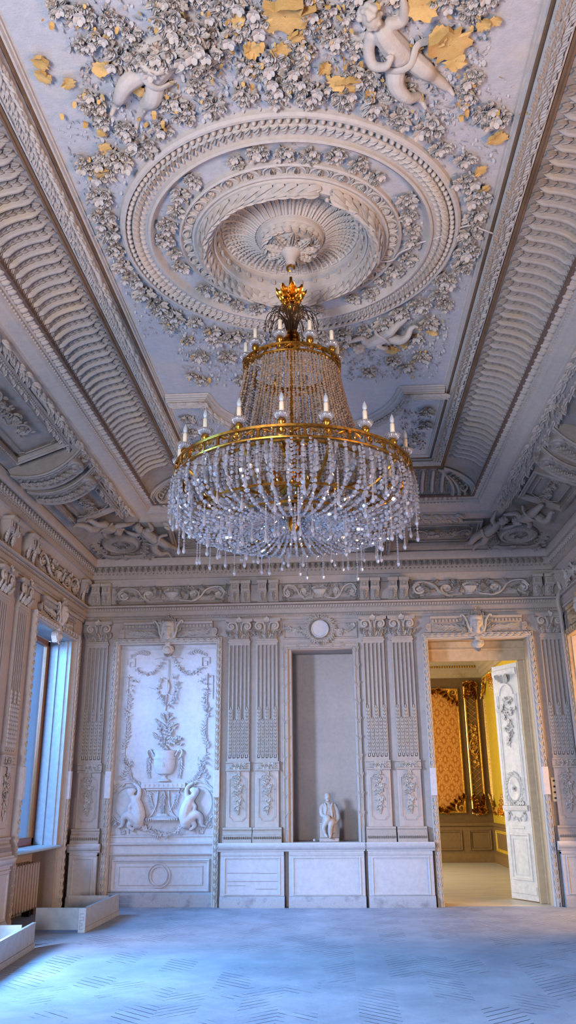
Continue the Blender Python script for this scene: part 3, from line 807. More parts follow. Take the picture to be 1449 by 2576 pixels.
# ------------------------------------------------------------------ carved surrounds (blind panel, doorway, window, right-hand door)
def mask_mesh():
    return blobs('mask', M['orn'], [((0, .0, .06), (.070, .098, .075)), ((0, -.075, .085), (.035, .028, .04)), ((0, -.005, .135), (.014, .035, .020)), ((0, -.03, .14), (.017, .012, .016)),
        ((-.03, .022, .118), (.022, .010, .02)), ((.03, .022, .118), (.022, .010, .02)), ((-.035, -.03, .105), (.022, .022, .025)), ((.035, -.03, .105), (.022, .022, .025)),
        ((0, -.055, .128), (.022, .007, .012)), ((0, -.068, .124), (.018, .007, .012)), ((-.03, .008, .122), (.011, .007, .008)), ((.03, .008, .122), (.011, .007, .008)),
        ((0, .075, .075), (.085, .05, .06)), ((-.07, .03, .06), (.03, .075, .045)), ((.07, .03, .06), (.03, .075, .045)), ((-.085, -.05, .045), (.026, .06, .035)), ((.085, -.05, .045), (.026, .06, .035)), ((0, -.11, .05), (.05, .04, .045))], voxel=.006, smooth=1)
MASK = mask_mesh()
def surround(side, u, label, name, w=.87, top=3.90, overdoor=True, plates=True, mat='trim', leafmat='orn', inner_d=-.02):
    t = thing(name, label, 'surround', frame(side, u, 0, 0), 'carved surrounds')
    R = random.Random(len(name) * 3 + int(u * 10))
    pr = [(0, 0), (0, .05), (.006, .075), (.016, .075), (.02, .06), (.03, .065), (.045, .078), (.06, .075), (.072, .055), (.078, .06), (.092, .055), (.098, .02), (.10, inner_d), (.104, inner_d)]
    m = sweep_mb([(-w, 0), (-w, top), (w, top), (w, 0)], pr); lf = leaf(.088, .04, .022, .06, 4)
    def run(a, b, n):
        for i in range(n):
            p = np.array(a) + (np.array(b) - np.array(a)) * (i + .5) / n; rot = math.atan2(b[1] - a[1], b[0] - a[0]) - PI / 2
            m.add(lf, T(p[0], p[1], .066, rz=rot + (.42 if i % 2 else -.42)))
            if i % 6 == 5: m.add(ell(.014, .014, .012, 6, 3, True), T(p[0], p[1], .075))
    for s in (-1, 1): run((s * (w - .042), .02), (s * (w - .042), top - .05), 74); run((s * (w - .05), top - .042), (s * .02, top - .042), 15)
    obj('frame_moulding', m, M[leafmat], None, t)
    if plates:
        for s in (-1, 1):
            pm = MB().add(bbox(s * (w - .045) - .045, s * (w - .045) + .045, 1.49, 1.88, .05, .098, .004)).add(ell(.007, .012, .006, 6, 3), T(s * (w - .045), 1.80, .098))
            tag(obj('hinge_plate', pm, M['white'], None, t), 'plain white hinge box on the frame')
    if overdoor:
        h = .715
        m = MB().add(mold([(3.91, 0), (3.91, .03), (4.05, .03), (4.06, .045), (4.065, .06), (4.115, .065), (4.12, .09), (4.14, .10), (4.155, .10), (4.16, 0)], -h, h))
        for k in range(26): m.add(bbox(-h + .02 + k * .0545, -h + .058 + k * .0545, 4.066, 4.11, .05, .083, .004))
        oc = obj('overdoor_cornice', m, M[mat], None, t)
        for s in (-1, 1):
            poly = [(h - .01, 4.06), (h + .05, 4.05), (h + .085, 4.02), (h + .075, 3.97), (h + .05, 3.95), (h + .06, 3.92), (h + .1, 3.905), (h - .01, 3.905)]
            P = [(s * a, b) for a, b in poly]
            obj('side_bracket', MB().add(prism(P if s < 0 else P[::-1], 0, .05, .06)).add(scroll(.055, 1.2, PI / 2, -s, .22), T(s * (h + .03), 4.0, .05)), M[mat], None, oc)
        for s in (-1, 1):
            m = MB(); sprig(m, curve_pts([(s * .12, 3.93, .045), (s * .3, 3.965, .045), (s * .5, 3.985, .04), (s * .62, 4.0, .035)], 12), .105, R, .04, 1.7, 1.0, .7, .55)
            obj('laurel_branch', m, M[leafmat], None, t)
        m = MB().add(prism([(-.13, 3.90), (-.06, 3.86), (.06, 3.86), (.13, 3.90), (.15, 4.13), (.11, 4.19), (-.11, 4.19), (-.15, 4.13)], 0, .09, .12))
        for s in (-1, 1):
            m.add(tube(curve_pts([(s * .09, 3.9, .09), (s * .13, 3.98, .10), (s * .15, 4.08, .10), (s * .20, 4.16, .11), (s * .235, 4.165, .10), (s * .23, 4.135, .09)], 20), np.linspace(.022, .012, 21), 6))
            for a, b, r in ((.16, 3.93, 1.2), (.17, 4.0, .9), (.19, 4.06, .6), (.2, 4.1, 1.5)): put(m, AC, s * (a - .04), b, .05, .12, -s * r, .2)
        ky = obj('keystone_cartouche', m, M[leafmat], None, t)
        mo = link('mask_head', MASK, T(0, 4.035, .045, s=(1.05, 1.12, .9)), ky)
        m = MB()
        for k in range(5): put(m, AC, (k - 2) * .042, 4.15 - abs(k - 2) * .008, .09, .11 - .014 * abs(k - 2), -(k - 2) * .22, .15)
        m.add(ell(.02, .02, .02, 8, 5), T(0, 4.275, .10)); m.add(mold([(4.135, .02), (4.135, .125), (4.155, .13), (4.16, .02)], -.09, .09))
        obj('crown', m, M[leafmat], None, ky)
        m = MB().add(prism([(-.055, 3.86), (-.04, 3.80), (-.085, 3.76), (-.10, 3.71), (-.06, 3.66), (-.035, 3.63), (.035, 3.63), (.06, 3.66), (.10, 3.71), (.085, 3.76), (.04, 3.80), (.055, 3.86)], -.02, .085, .25))
        m.add(ell(.055, .05, .04, 12, 6), T(0, 3.715, .08)); m.add(scroll(.04, 1.1, 0, 1, .2), T(-.07, 3.74, .07)); m.add(scroll(.04, 1.1, PI, -1, .2), T(.07, 3.74, .07))
        for s in (-1, 1): put(m, AC, s * .05, 3.68, .05, .10, PI - s * .5)
        obj('pendant_shield', m, M[leafmat], None, ky)
    return t
def sweep_mb(path, prof, closed=False): return MB().add(sweep(path, prof, closed))
surround('back', -2.66, 'carved frame with mask keystone around the white urn relief panel', 'panel_surround')
surround('back', 2.215, 'carved door surround with mask keystone around the open doorway', 'door_surround', w=.865)
surround('left', 11.64, 'carved window surround with mask keystone on the left wall', 'window_surround', w=1.0, mat='trim')
surround('right', -11.75, 'gilded door surround on the right wall at the picture edge', 'door_surround', w=1.02, top=3.86, mat='edge', leafmat='edge')
surround('left', 7.9, 'carved window surround of the nearer window on the left wall', 'window_surround', w=1.0)

# ------------------------------------------------------------------ white relief panel
t = thing('relief_panel', 'tall white plaster panel with a low relief of an urn and two satyrs', 'relief', frame('back', -2.66, 0, 0))
R = random.Random(5)
obj('panel_ground', MB().add(box(-.79, .79, .15, 3.82, -.09, -.06)), M['white'], None, t)
obj('inner_frame', MB().add(frame_sweep(-.775, .775, .965, 3.745, [(-.01, -.06), (-.005, -.045), (.008, -.045), (.014, -.06)])), M['white'], None, t)
obj('chair_rail', MB().add(mold([(.70, -.06), (.70, -.02), (.715, -.015), (.72, -.035), (.83, -.035), (.835, -.01), (.85, .0), (.862, .0), (.868, -.03), (.94, -.035), (.945, -.02), (.96, -.02), (.965, -.06)], -.78, .78)), M['white'], None, t)
m = MB().add(frame_sweep(-.70, .70, .225, .605, [(-.035, -.06), (-.03, -.035), (-.015, -.03), (0, -.045), (.012, -.045), (.016, -.061)]).copy() if False else frame_sweep(-.70, .70, .225, .605, [(-.035, -.061), (-.03, -.035), (-.015, -.025), (0, -.045), (.012, -.045), (.016, -.061)]))
m.add(frame_sweep(-.62, .62, .29, .54, [(-.005, -.061), (-.004, -.048), (.004, -.048), (.005, -.061)]))
for r, h in ((.165, .02), (.125, .02)): m.add(lathe([(r - .010, -.061), (r - .006, -.06 + h), (r + .006, -.06 + h), (r + .010, -.061)], 40, False), T(-.02, .415, 0))
obj('lower_panel', m, M['white'], None, t)
tag(obj('skirting', MB().add(mold([(0, -.06), (0, .04), (.05, .04), (.055, .03), (.16, .03), (.17, .015), (.19, 0), (.195, -.06)], -.78, .78)), M['skirt'], None, t), 'grey skirting board')
D0 = -.050
# urn
def half_lathe(prof, n=18, flat=.45):
    V, F = lathe(prof, n); V = V[:, [0, 2, 1]] * np.array([1, 1, flat]); V[:, 2] = np.maximum(V[:, 2], 0); return (V, F)
m = MB().add(half_lathe([(.001, 1.725), (.095, 1.73), (.095, 1.755), (.05, 1.77), (.03, 1.80), (.045, 1.82), (.11, 1.84), (.155, 1.90), (.17, 1.99), (.165, 2.05), (.178, 2.06), (.178, 2.085), (.16, 2.09), (.16, 2.14), (.185, 2.165), (.185, 2.18), (.001, 2.185)]), T(0, 0, D0))
for k in range(7): m.add(leaf(.09, .04, .02, .05, 3), T(-.12 + k * .04, 1.93 , D0 + .065 - .012 * abs(k - 3)))
for s in (-1, 1):
    m.add(tube(curve_pts([(s * .165, 2.10, D0 + .02), (s * .23, 2.20, D0 + .02), (s * .27, 2.16, D0 + .02), (s * .24, 2.08, D0 + .02)], 12), .014, 5))
    sprig(m, curve_pts([(s * .24, 2.10, D0), (s * .25, 1.95, D0), (s * .23, 1.78, D0)], 8), .06, R, D0, 1.4)
obj('urn', m, M['white'], None, t)
m = MB()
for k in range(46):
    q = R.random(); v = 2.19 + .52 * q; wd = .24 * (1 - q) ** .8 + .02; u = R.uniform(-wd, wd)
    if R.random() < .45 and q < .6: put(m, ROSES[R.randrange(3)], u * .8, v, D0 + .02, R.uniform(.03, .045), R.uniform(0, 6))
    put(m, LF[R.randrange(3)], u, v, D0 + .006, R.uniform(.06, .10), -u * 5 + R.uniform(-.9, .9))
sprig(m, curve_pts([(0, 2.5, D0), (.02, 2.62, D0), (.06, 2.75, D0)], 8), .055, R, D0, 1.1); sprig(m, curve_pts([(-.02, 2.45, D0), (-.12, 2.60, D0)] + [(-.17, 2.65, D0)], 8), .055, R, D0, 1.1)
obj('bouquet', m, M['white'], None, t)
# pedestal table with hanging swag
m = MB().add(bbox(-.34, .34, 1.63, 1.71, D0, D0 + .045)).add(bbox(-.26, .26, 1.60, 1.63, D0, D0 + .03))
for k in range(9): m.add(leaf(.05, .03, .01, .1, 3), T(-.28 + k * .07, 1.645, D0 + .043))
for s in (-1, 1):
    m.add(tube(curve_pts([(s * .08, 1.60, D0), (s * .10, 1.40, D0), (s * .16, 1.26, D0), (s * .24, 1.20, D0)], 14), .014, 5))
    m.add(tube(curve_pts([(s * .24, 1.59, D0), (s * .19, 1.50, D0), (s * .15, 1.38, D0), (s * .10, 1.30, D0)], 14), .010, 5))
    sprig(m, curve_pts([(s * .22, 1.58, D0), (s * .20, 1.45, D0), (s * .17, 1.34, D0)], 8), .06, R, D0, 1.2)
m.add(half_lathe([(.001, 1.17), (.25, 1.18), (.24, 1.21), (.10, 1.235), (.08, 1.27), (.001, 1.275)], 16, .3), T(0, 0, D0))
for k in range(14): m.add(box(-.24 + k * .0355, -.225 + k * .0355, 1.175, 1.205, D0, D0 + .07))
sprig(m, [(0, 1.60), (0, 1.45), (0, 1.30)], .10, R, D0 + .01, 1.8, spread=.5)
obj('pedestal', m, M['white'], None, t)
m = MB(); garland(m, [(.32 * math.sin(a), 1.20 - .22 * math.cos(a) ** 1.0) for a in np.linspace(-1.45, 1.45, 26)], R, .045, D0 + .03)
obj('fruit_swag', m, M['white'], None, t)
# two satyr supporters (one continuous body each, mirrored)
def satyr():
    d = .03
    return blobs('satyr', M['white'], [((.49, 1.555, d), (.05, .062, .05)), ((.47, 1.60, d), (.062, .045, .045)), ((.525, 1.59, d), (.035, .05, .04)), ((.445, 1.54, d), (.016, .016, .02))],
        [([(.36, 1.13, d * .6), (.345, 1.24, d * 1.2), (.37, 1.36, d * 1.2), (.42, 1.46, d), (.47, 1.51, d)], [.085, .095, .088, .075, .045]),
         ([(.40, 1.44, d), (.36, 1.55, d), (.37, 1.64, d), (.45, 1.70, d * .5)], [.045, .036, .03, .022]),
         ([(.44, 1.42, d * 1.6), (.50, 1.36, d * 1.8), (.46, 1.29, d * 1.6)], [.038, .03, .022]),
         ([(.36, 1.17, d * 1.3), (.50, 1.25, d * 1.6), (.58, 1.21, d * 1.2), (.60, 1.11, d * .6), (.66, 1.08, d * .5)], [.085, .07, .05, .03, .018]),
         ([(.36, 1.14, d), (.44, 1.16, d), (.50, 1.10, d), (.43, 1.04, d)], [.07, .06, .036, .022])], voxel=.012, smooth=3)
SAT = satyr()
for s in (-1, 1):
    me = SAT
    link('satyr_figure', me, T(0, 0, D0, s=(s, 1, 1)), t)
for s in (-1, 1):
    m = MB()
    pts = [(s * (.52 + .30 * math.cos(a)), 1.42 + .30 * math.sin(a), D0 + .004) for a in np.linspace(-1.2, PI * .82, 26)]
    m.add(tube(pts, .010, 5)); m.add(tube([(s * (.52 + .22 * math.cos(a)), 1.42 + .24 * math.sin(a), D0 + .004) for a in np.linspace(-.9, PI * .75, 22)], .007, 5))
    for k in range(13):
        a = -1.1 + k * .27; put(m, LF[k % 3], s * (.52 + .30 * math.cos(a)), 1.42 + .30 * math.sin(a), D0, .085, (a if s > 0 else PI - a) + R.uniform(-.7, .7))
    garland(m, [(s * .70, 1.16), (s * .74, 1.20)], R, .035, D0)
    sprig(m, curve_pts([(s * .42, 1.68, D0), (s * .50, 1.76, D0), (s * .56, 1.90, D0), (s * .54, 1.98, D0)], 10), .07, R, D0, 1.2)
    garland(m, [(s * .55, 1.96), (s * .53, 2.03)], R, .03, D0)
    for (a, b, c) in ((.60, 1.05, .055), (.72, 1.10, .05)): m.add(scroll(c, 1.4, PI / 2, -s, .16), T(s * a, b, D0))
    key = [(.50, .99), (.50, 1.08), (.62, 1.08), (.62, .99), (.555, .99), (.555, 1.035), (.58, 1.035)]
    m.add(tube([(s * a, b, D0) for a, b in key], .009, 4))
    obj('scrollwork', m, M['white'], None, t)
# side candelabra of stems, and the festoon hung from the top
m = MB()
for s in (-1, 1):
    x = s * .63
    m.add(tube([(x, 2.05, D0), (x, 2.55, D0), (x * 1.0, 3.35, D0)], .007, 5))
    for v0, v1 in ((1.75, 2.15), (2.2, 2.75), (2.75, 3.1)):
        sprig(m, curve_pts([(x + s * .04, v0, D0), (x - s * .05, (v0 + v1) / 2, D0), (x + s * .03, v1, D0)], 10), .07, R, D0, .7)
    garland(m, [(x, 2.0), (x + s * .02, 2.06), (x + .02, 2.7), (x - .02, 2.78), (x - s * .05, 3.1), (x - s * .04, 3.18)], R, .032, D0 + .005)
    garland(m, [(s * (.62 - .06 * k), 3.30 - .035 * math.sin(k * 1.1) - .02 * k * (k < 4)) for k in range(3)], R, .03, D0)
    key = [(.66, 3.50), (.66, 3.60), (.54, 3.60), (.54, 3.47), (.62, 3.47), (.62, 3.54), (.58, 3.54)]
    m.add(tube([(s * a, b, D0) for a, b in key], .008, 4))
    m.add(tube([(s * .72, 3.31, D0), (s * .58, 3.31, D0)], .007, 4)); m.add(tube([(s * .72, 3.31, D0), (s * .72, 2.95, D0)], .006, 4))
    garland(m, curve_pts([(s * .08, 3.57, 0), (s * .20, 3.40, 0), (s * .36, 3.34, 0), (s * .52, 3.44, 0)], 14), R, .030, D0 + .006)
    m.add(tube(curve_pts([(s * .04, 3.60, D0), (s * .15, 3.60, D0), (s * .22, 3.585, D0)], 6), .007, 4))
    sprig(m, curve_pts([(s * .3, 3.66, D0), (s * .45, 3.69, D0), (s * .62, 3.64, D0)], 8), .06, R, D0, .7)
    for k in range(9): garland(m, [(s * (.60 + .03 * math.sin(k)), 3.25 - .07 * k)], R, .022, D0, .6)
obj('flower_festoon', m, M['white'], None, t)
m = MB()
for s in (-1, 1): garland(m, curve_pts([(s * .10, 3.28, 0), (s * .14, 3.12, 0), (s * .10, 2.98, 0), (s * .03, 2.86, 0)], 9), R, .035, D0 + .01)
m.add(prism([(-.19 + .11 * math.cos(a), 3.12 + .14 * math.sin(a)) for a in np.linspace(0, 2 * PI, 18, endpoint=False)], D0, D0 + .02, .15), T(.12, .02, 0))
m.add(tube([(0, 3.58, D0 + .01), (0, 3.2, D0 + .02), (-.02, 2.78, D0)], .008, 5)); m.add(tube([(-.3, 3.14, D0), (.06, 3.02, D0 + .02)], .008, 5))
obj('trophy', m, M['white'], None, t)

# ------------------------------------------------------------------ niche surround with its laurel medallion
t = thing('niche_surround', 'plain ribboned frame around the statue niche with a wreathed medallion above', 'surround', frame('back', -.235, 0, 0))
m = sweep_mb([(-.595, .86), (-.595, 3.775), (.595, 3.775), (.595, .86)], [(0, 0), (0, .04), (.012, .045), (.02, .03), (.05, .03), (.06, .045), (.075, .04), (.09, .01), (.095, -.03)])
for s in (-1, 1):
    for k in range(10):
        v = 1.2 + k * .27
        for q in (-.5, .5): m.add(leaf(.11, .03, .012, .1, 4), T(s * .56, v, .032, rz=q))
        m.add(tube([(s * .585, v + .02, .036), (s * .53, v + .06, .042)], .006, 4))
    for u in (.2, .38):
        for q in (-.6, .6): m.add(leaf(.09, .03, .012, .1, 4), T(s * u, 3.74, .032, rz=PI / 2 * s + q))
obj('frame_moulding', m, M['trim'], None, t)
m = MB().add(frame_sweep(-.59, .59, 3.85, 4.12, [(0, 0), (.005, .025), (.02, .025), (.03, .008), (.035, .006)]))
obj('plaque_frame', m, M['trim'], None, t)
for s in (-1, 1):
    m = MB(); garland(m, curve_pts([(s * .52, 4.05, 0), (s * .42, 3.98, 0), (s * .3, 3.955, 0), (s * .2, 3.98, 0)], 14), R, .055, .012)
    obj('flower_swag', m, M['orn'], None, t)
md = obj('medallion', MB().add(lathe([(.0, .055), (.115, .055), (.125, .07), (.135, .07), (.14, .05), (.14, 0)], 40, False), T(0, 4.0, 0)), M['white'], None, t)
m = MB()
for k in range(34):
    a = k * 2 * PI / 34
    for q in (-.5, .5): put(m, LF[k % 3], .172 * math.cos(a), 4.0 + .172 * math.sin(a), .03, .10, a - PI / 2 + (PI / 2 if math.cos(a) < 0 else -PI / 2) * .5 + q)
    put(m, BERRY, .195 * math.cos(a), 4.0 + .195 * math.sin(a), .05, .014)
for k in range(5): put(m, AC, (k - 2) * .03, 3.83, .03, .10, PI - (k - 2) * .35); put(m, AC, (k - 2) * .03, 4.16, .03, .08, -(k - 2) * .4)
obj('laurel_wreath', m, M['orn'], None, md)

# ------------------------------------------------------------------ frieze panels and paired consoles
def frieze(u0, u1, side, label):
    t = thing('frieze_panel', label, 'frieze panel', frame(side, (u0 + u1) / 2, 4.615, 0), 'scrolled frieze panels'); w = (u1 - u0) / 2
    R = random.Random(int(u0 * 10) + 50)
    obj('panel_border', MB().add(frame_sweep(-w, w, -.125, .125, [(0, 0), (.004, .024), (.014, .026), (.02, .012), (.026, .002)])), M['trim'], None, t)
    s = (w - .10) / .92
    for sg in (-1, 1):
        m = MB(); rinceau(m, sg * .06, 0, sg, s, R); V = np.concatenate(m.v); m.v = [V * np.array([1, .95 / s * .78, 1.3])]
        obj('acanthus_scroll', m, M['orn'], None, t)
    m = MB().add(half_lathe([(.001, -.10), (.06, -.10), (.065, -.085), (.04, -.075), (.05, -.06), (.10, -.01), (.125, .02), (.135, .025), (.135, .035), (.001, .037)], 18, .45))
    for k in range(9): m.add(tube([(-.045 + k * .0112, -.06, .02), (-.096 + k * .024, .01, .05 - .006 * abs(k - 4))], .006, 4))
    garland(m, [(x, .05 + .03 * math.cos(x * 14)) for x in np.linspace(-.11, .11, 9)] + [(x, .08) for x in (-.05, 0, .05)], R, .03, .03)
    for s2 in (-1, 1): sprig(m, curve_pts([(s2 * .10, -.07, .01), (s2 * .17, .0, .015), (s2 * .21, .09, .01)], 8), .07, R, .01, 1.2)
    obj('flower_basket', m, M['orn'], None, t)
frieze(-3.55, -1.72, 'back', 'scrolled frieze panel with flower basket above the urn relief panel')
frieze(-.85, .40, 'back', 'scrolled frieze panel with flower basket above the niche medallion')
frieze(1.225, 3.13, 'back', 'scrolled frieze panel with flower basket above the open doorway')
frieze(10.6, 12.45, 'left', 'dim scrolled frieze panel with flower basket above the window surround')
frieze(6.9, 8.9, 'left', 'dim scrolled frieze panel on the left wall, the nearer one')
frieze(-12.5, -10.6, 'right', 'scrolled frieze panel on the right wall at the picture edge')
def console():
    t = thing('console_bracket', 'x', 'bracket', frame('back', 0, 0, 0), 'frieze brackets')
    w = .067
    P = [(4.47, 0), (4.47, .03), (4.50, .035), (4.56, .05), (4.60, .075), (4.625, .10), (4.635, .125), (4.66, .135), (4.74, .135), (4.745, .15), (4.785, .155), (4.79, 0)]
    obj('body', MB().add(mold(P, -w, w)).add(mold([(4.745, 0), (4.745, .165), (4.765, .172), (4.79, .172), (4.79, 0)], -w - .015, w + .015)).add(mold([(4.455, 0), (4.455, .05), (4.475, .05), (4.475, 0)], -w - .012, w + .012)), M['trim'], None, t)
    m = MB().add(acanthus(.17, .115, .03, .3, 4), T(0, 4.635, .09, rz=PI, rx=-.42))
    m.add(acanthus(.09, .08, .02, .1, 3), T(0, 4.49, .04, rz=0, rx=-.2))
    for s in (-1, 1): m.add(scroll(.032, 1.3, PI / 2, s, .2), T(s * w, 4.63, .10) @ T(ry=s * PI / 2))
    obj('acanthus_leaf', m, M['orn'], None, t)
    obj('square_rosette', MB().add(frame_sweep(-.045, .045, 4.655, 4.73, [(0, .135), (.002, .146), (.01, .146), (.014, .136)])).add(FL5, T(0, 4.692, .137, s=.026)), M['trim'], None, t)
    return t
c0 = console()
WHERE = {'back': [(-3.865, 'leftmost frieze bracket of the back wall, in the corner'), (-3.695, 'frieze bracket at the left end of the panel above the urn relief'), (-1.59, 'frieze bracket at the right end of the panel above the urn relief'), (-1.42, 'second frieze bracket right of the panel above the urn relief'),
                  (-1.15, 'second frieze bracket left of the panel above the niche'), (-.965, 'frieze bracket at the left end of the panel above the niche'), (.49, 'frieze bracket at the right end of the panel above the niche'), (.66, 'second frieze bracket right of the panel above the niche'),
                  (.945, 'second frieze bracket left of the panel above the doorway'), (1.12, 'frieze bracket at the left end of the panel above the doorway'), (3.22, 'frieze bracket at the right end of the panel above the doorway'), (3.405, 'rightmost frieze bracket of the back wall, in the corner')],
         'left': [(12.60, 'frieze bracket on the left wall nearest the corner'), (10.36, 'frieze bracket on the left wall above the window pilaster'), (10.16, 'second frieze bracket on the left wall above the window pilaster'), (9.62, 'left-wall frieze bracket above the nearer dim pilaster'), (9.42, 'second left-wall frieze bracket above the nearer dim pilaster')],
         'right': [(-12.72, 'frieze bracket on the right wall beside the back corner')]}
first = True
for sd in WHERE:
    for u, lb in WHERE[sd]:
        if first: c0.matrix_local = frame(sd, u); c0['label'] = lb; first = False
        else: dup(c0, frame(sd, u), lb)
# wall plates, pipe
t = thing('switch_plate', 'cream upright switch plate with four dark slots beside the doorway', 'switch', frame('back', 3.165, 1.56, 0))
obj('plate', MB().add(bbox(-.05, .05, -.17, .17, 0, .03, .006)), M['switch'], None, t)
for k in range(4): tag(obj('toggle', MB().add(bbox(-.022, .022, -.012, .012, .028, .042, .003), T(0, -.12 + .08 * k, 0)), M['iron'], None, t), 'dark toggle')
tag(obj('conduit_pipe', MB().add(tube([(0, .15, .02), (0, 1.39, .02)], .012, 6)), M['groove'], frame('back', 3.16)), 'thin dark conduit running down from the switch plate', 'pipe')
dp = [(0, 4.50, .06), (.02, 4.42, .10), (.0, 4.30, .12), (0, 4.15, .10)]
tag(obj('downpipe', MB().add(tube(curve_pts(dp, 10), .035, 8)).add(tube([(0, 4.16, .1), (0, .16, .06)], .03, 8)), M['trim'], frame('right', -12.74)), 'painted downpipe in the right back corner of the room', 'pipe')
# ------------------------------------------------------------------ ceiling rose
def ring_row(m, t, r, d, n, rot=0.0, s=1.0, rx=0.0, a0=0.0):
    for k in range(n):
        a = a0 + k * 2 * PI / n
        m.add(t, T(r * math.cos(a), r * math.sin(a), d, rx=0, rz=a + PI / 2 + rot) @ T(rx=rx, s=s))
t = thing('ceiling_rose', 'huge round plaster ceiling rose from which the chandelier hangs', 'ceiling rose', frame('ceil', CX, -CY))
obj('outer_moulding', MB().add(lathe([(1.45, 0), (1.44, .035), (1.42, .05), (1.398, .05), (1.392, .012), (1.347, .012), (1.342, .045), (1.325, .05), (1.31, .03), (1.215, .028), (1.21, .055), (1.19, .062), (1.17, .045), (1.16, .018), (1.14, .0)], 128, False)), M['orn'], None, t)
m = MB(); ring_row(m, ell(.021, .0225, .04, 8, 4, True), 1.370, .022, 140)
obj('bead_ring', m, M['orn'], None, t)
m = MB(); lf = leaf(.08, .05, .04, .2, 4); ring_row(m, lf, 1.285, .026, 124, rot=PI / 2 + .75); ring_row(m, ell(.012, .03, .02, 6, 3, True), 1.262, .028, 124, rot=-.6, a0=.025)
obj('rope_leaf_ring', m, M['orn'], None, t)
obj('middle_moulding', MB().add(lathe([(.955, 0), (.95, .04), (.935, .05), (.922, .035), (.915, .022), (.845, .022), (.84, .055), (.825, .062), (.805, .055), (.795, .07)], 128, False)), M['orn'], None, t)
m = MB(); n = 30
for k in range(n):
    a = k * 2 * PI / n; S = T(.84 * math.cos(a), .84 * math.sin(a), .024, rz=a - PI / 2)
    arch = [(.072 * math.cos(q), .02 + .062 * math.sin(q), .008) for q in np.linspace(-.25, PI + .25, 11)]
    m.add(tube(arch, .009, 5), S); put(m, AC, 0, 0, 0, 1, 0) if False else m.add(acanthus(.07, .075, .035, .3, 3), S @ T(0, .005, .0))
    m.add(leaf(.075, .03, .02, .1, 3), S @ T(.088, .0, 0))
obj('palmette_ring', m, M['orn'], None, t)
m = MB().add(lathe([(.80, .05), (.79, .07), (.74, .105), (.69, .095), (.665, .07)], 96, False))
R = random.Random(2); lf = leaf(.13, .065, .05, .35, 4)
lf = leaf(.17, .075, .05, .28, 5)
for k in range(52):
    a = k * 2 * PI / 52; fwd = 1 if math.sin(a - 1.2) > 0 else -1
    for r, q in ((.785, .40), (.735, 0), (.685, -.40)):
        m.add(lf, T(r * math.cos(a), r * math.sin(a), .088 + .022 * (q == 0), rz=a + (0 if fwd > 0 else PI) + fwd * q * .9 + R.uniform(-.12, .12)))
    if k % 3 == 0: m.add(BERRY, T(.735 * math.cos(a + .03), .735 * math.sin(a + .03), .15, s=.02))
obj('bay_leaf_wreath', m, M['orn'], None, t)
dish = [(.665, .06), (.66, .075), (.645, .07), (.638, .05), (.63, -.03), (.62, -.03), (.615, -.06), (.60, -.07), (.56, -.10), (.48, -.115), (.38, -.09), (.30, -.035), (.265, .0)]
obj('dish', MB().add(lathe(dish, 96, False)), M['orn'], None, t) if False else None
m = MB().add(lathe(dish, 96, False))
for k in range(30):
    a = k * 2 * PI / 30
    for q in (-.016, .016): m.add(bbox(-.006, .006, -.02, .02, 0, .02, .003), T(.627 * math.cos(a + q), .627 * math.sin(a + q), .012, rz=a + PI / 2) @ T(rx=-PI / 2))
    m.add(bbox(-.006, .006, -.02, .02, 0, .02, .003), T(.627 * math.cos(a), .627 * math.sin(a), .012, rz=a + PI / 2) @ T(rx=-PI / 2))
obj('dish', m, M['orn'], None, t)
m = MB(); n = 36
for k in range(n):
    a = k * 2 * PI / n; r = np.linspace(.595, .30, 10); d = np.interp(r[::-1], [.265, .30, .38, .48, .56, .60], [.0, -.035, -.09, -.115, -.10, -.07])[::-1]
    for q in (-.05, .05): m.add(tube([(x * math.cos(a + q), x * math.sin(a + q), y + .008) for x, y in zip(r, d)], .014, 5))
    m.add(tube([(.59 * math.cos(a + q), .59 * math.sin(a + q), -.08 + .012 * math.cos(q * 30)) for q in np.linspace(-.05, .05, 5)], .012, 5))
    for x, y in list(zip(r, d))[1:-1:1]:
        for s in (-1, 1): m.add(leaf(.05, .03, .022, .3, 2), T(x * math.cos(a + PI / n), x * math.sin(a + PI / n), y + .008, rz=a + PI / n + PI / 2 + s * .5))
obj('flutes', m, M['orn'], None, t)
boss = [(.29, -.03), (.285, .01), (.275, .025), (.262, .025), (.25, .03), (.235, .05), (.20, .06), (.17, .06), (.16, .05), (.13, .09), (.08, .14), (.05, .19), (.04, .24), (.001, .26)]
b = obj('boss', MB().add(lathe(boss, 48, False)), M['orn'], None, t)
m = MB()
for k in range(22):
    a = k * 2 * PI / 22; m.add(leaf(.10, .07, .04, .2, 4), T(.245 * math.cos(a), .245 * math.sin(a), .02, rz=a + .25))
    m.add(leaf(.09, .06, .035, .2, 4), T(.21 * math.cos(a), .21 * math.sin(a), .05, rz=a - .35))
for k in range(9):
    a = k * 2 * PI / 9; m.add(acanthus(.15, .12, .04, .35, 4), T(.075 * math.cos(a), .075 * math.sin(a), .12, rz=a - PI / 2) @ T(rx=-.35))
    m.add(ell(.02, .02, .024, 6, 4), T(.10 * math.cos(a + .35), .10 * math.sin(a + .35), .12))
obj('leaf_collar', m, M['orn'], None, b)
obj('hook', MB().add(tube(spiral_pts(.03, .03, .8, PI / 2, 1, 14) @ np.array([[1, 0, 0], [0, 0, 1], [0, 1, 0]]) + np.array([0, 0, .29]), .010, 6)).add(tube([(0, 0, .22), (0, 0, .27)], .014, 6)), M['gold'], None, b)

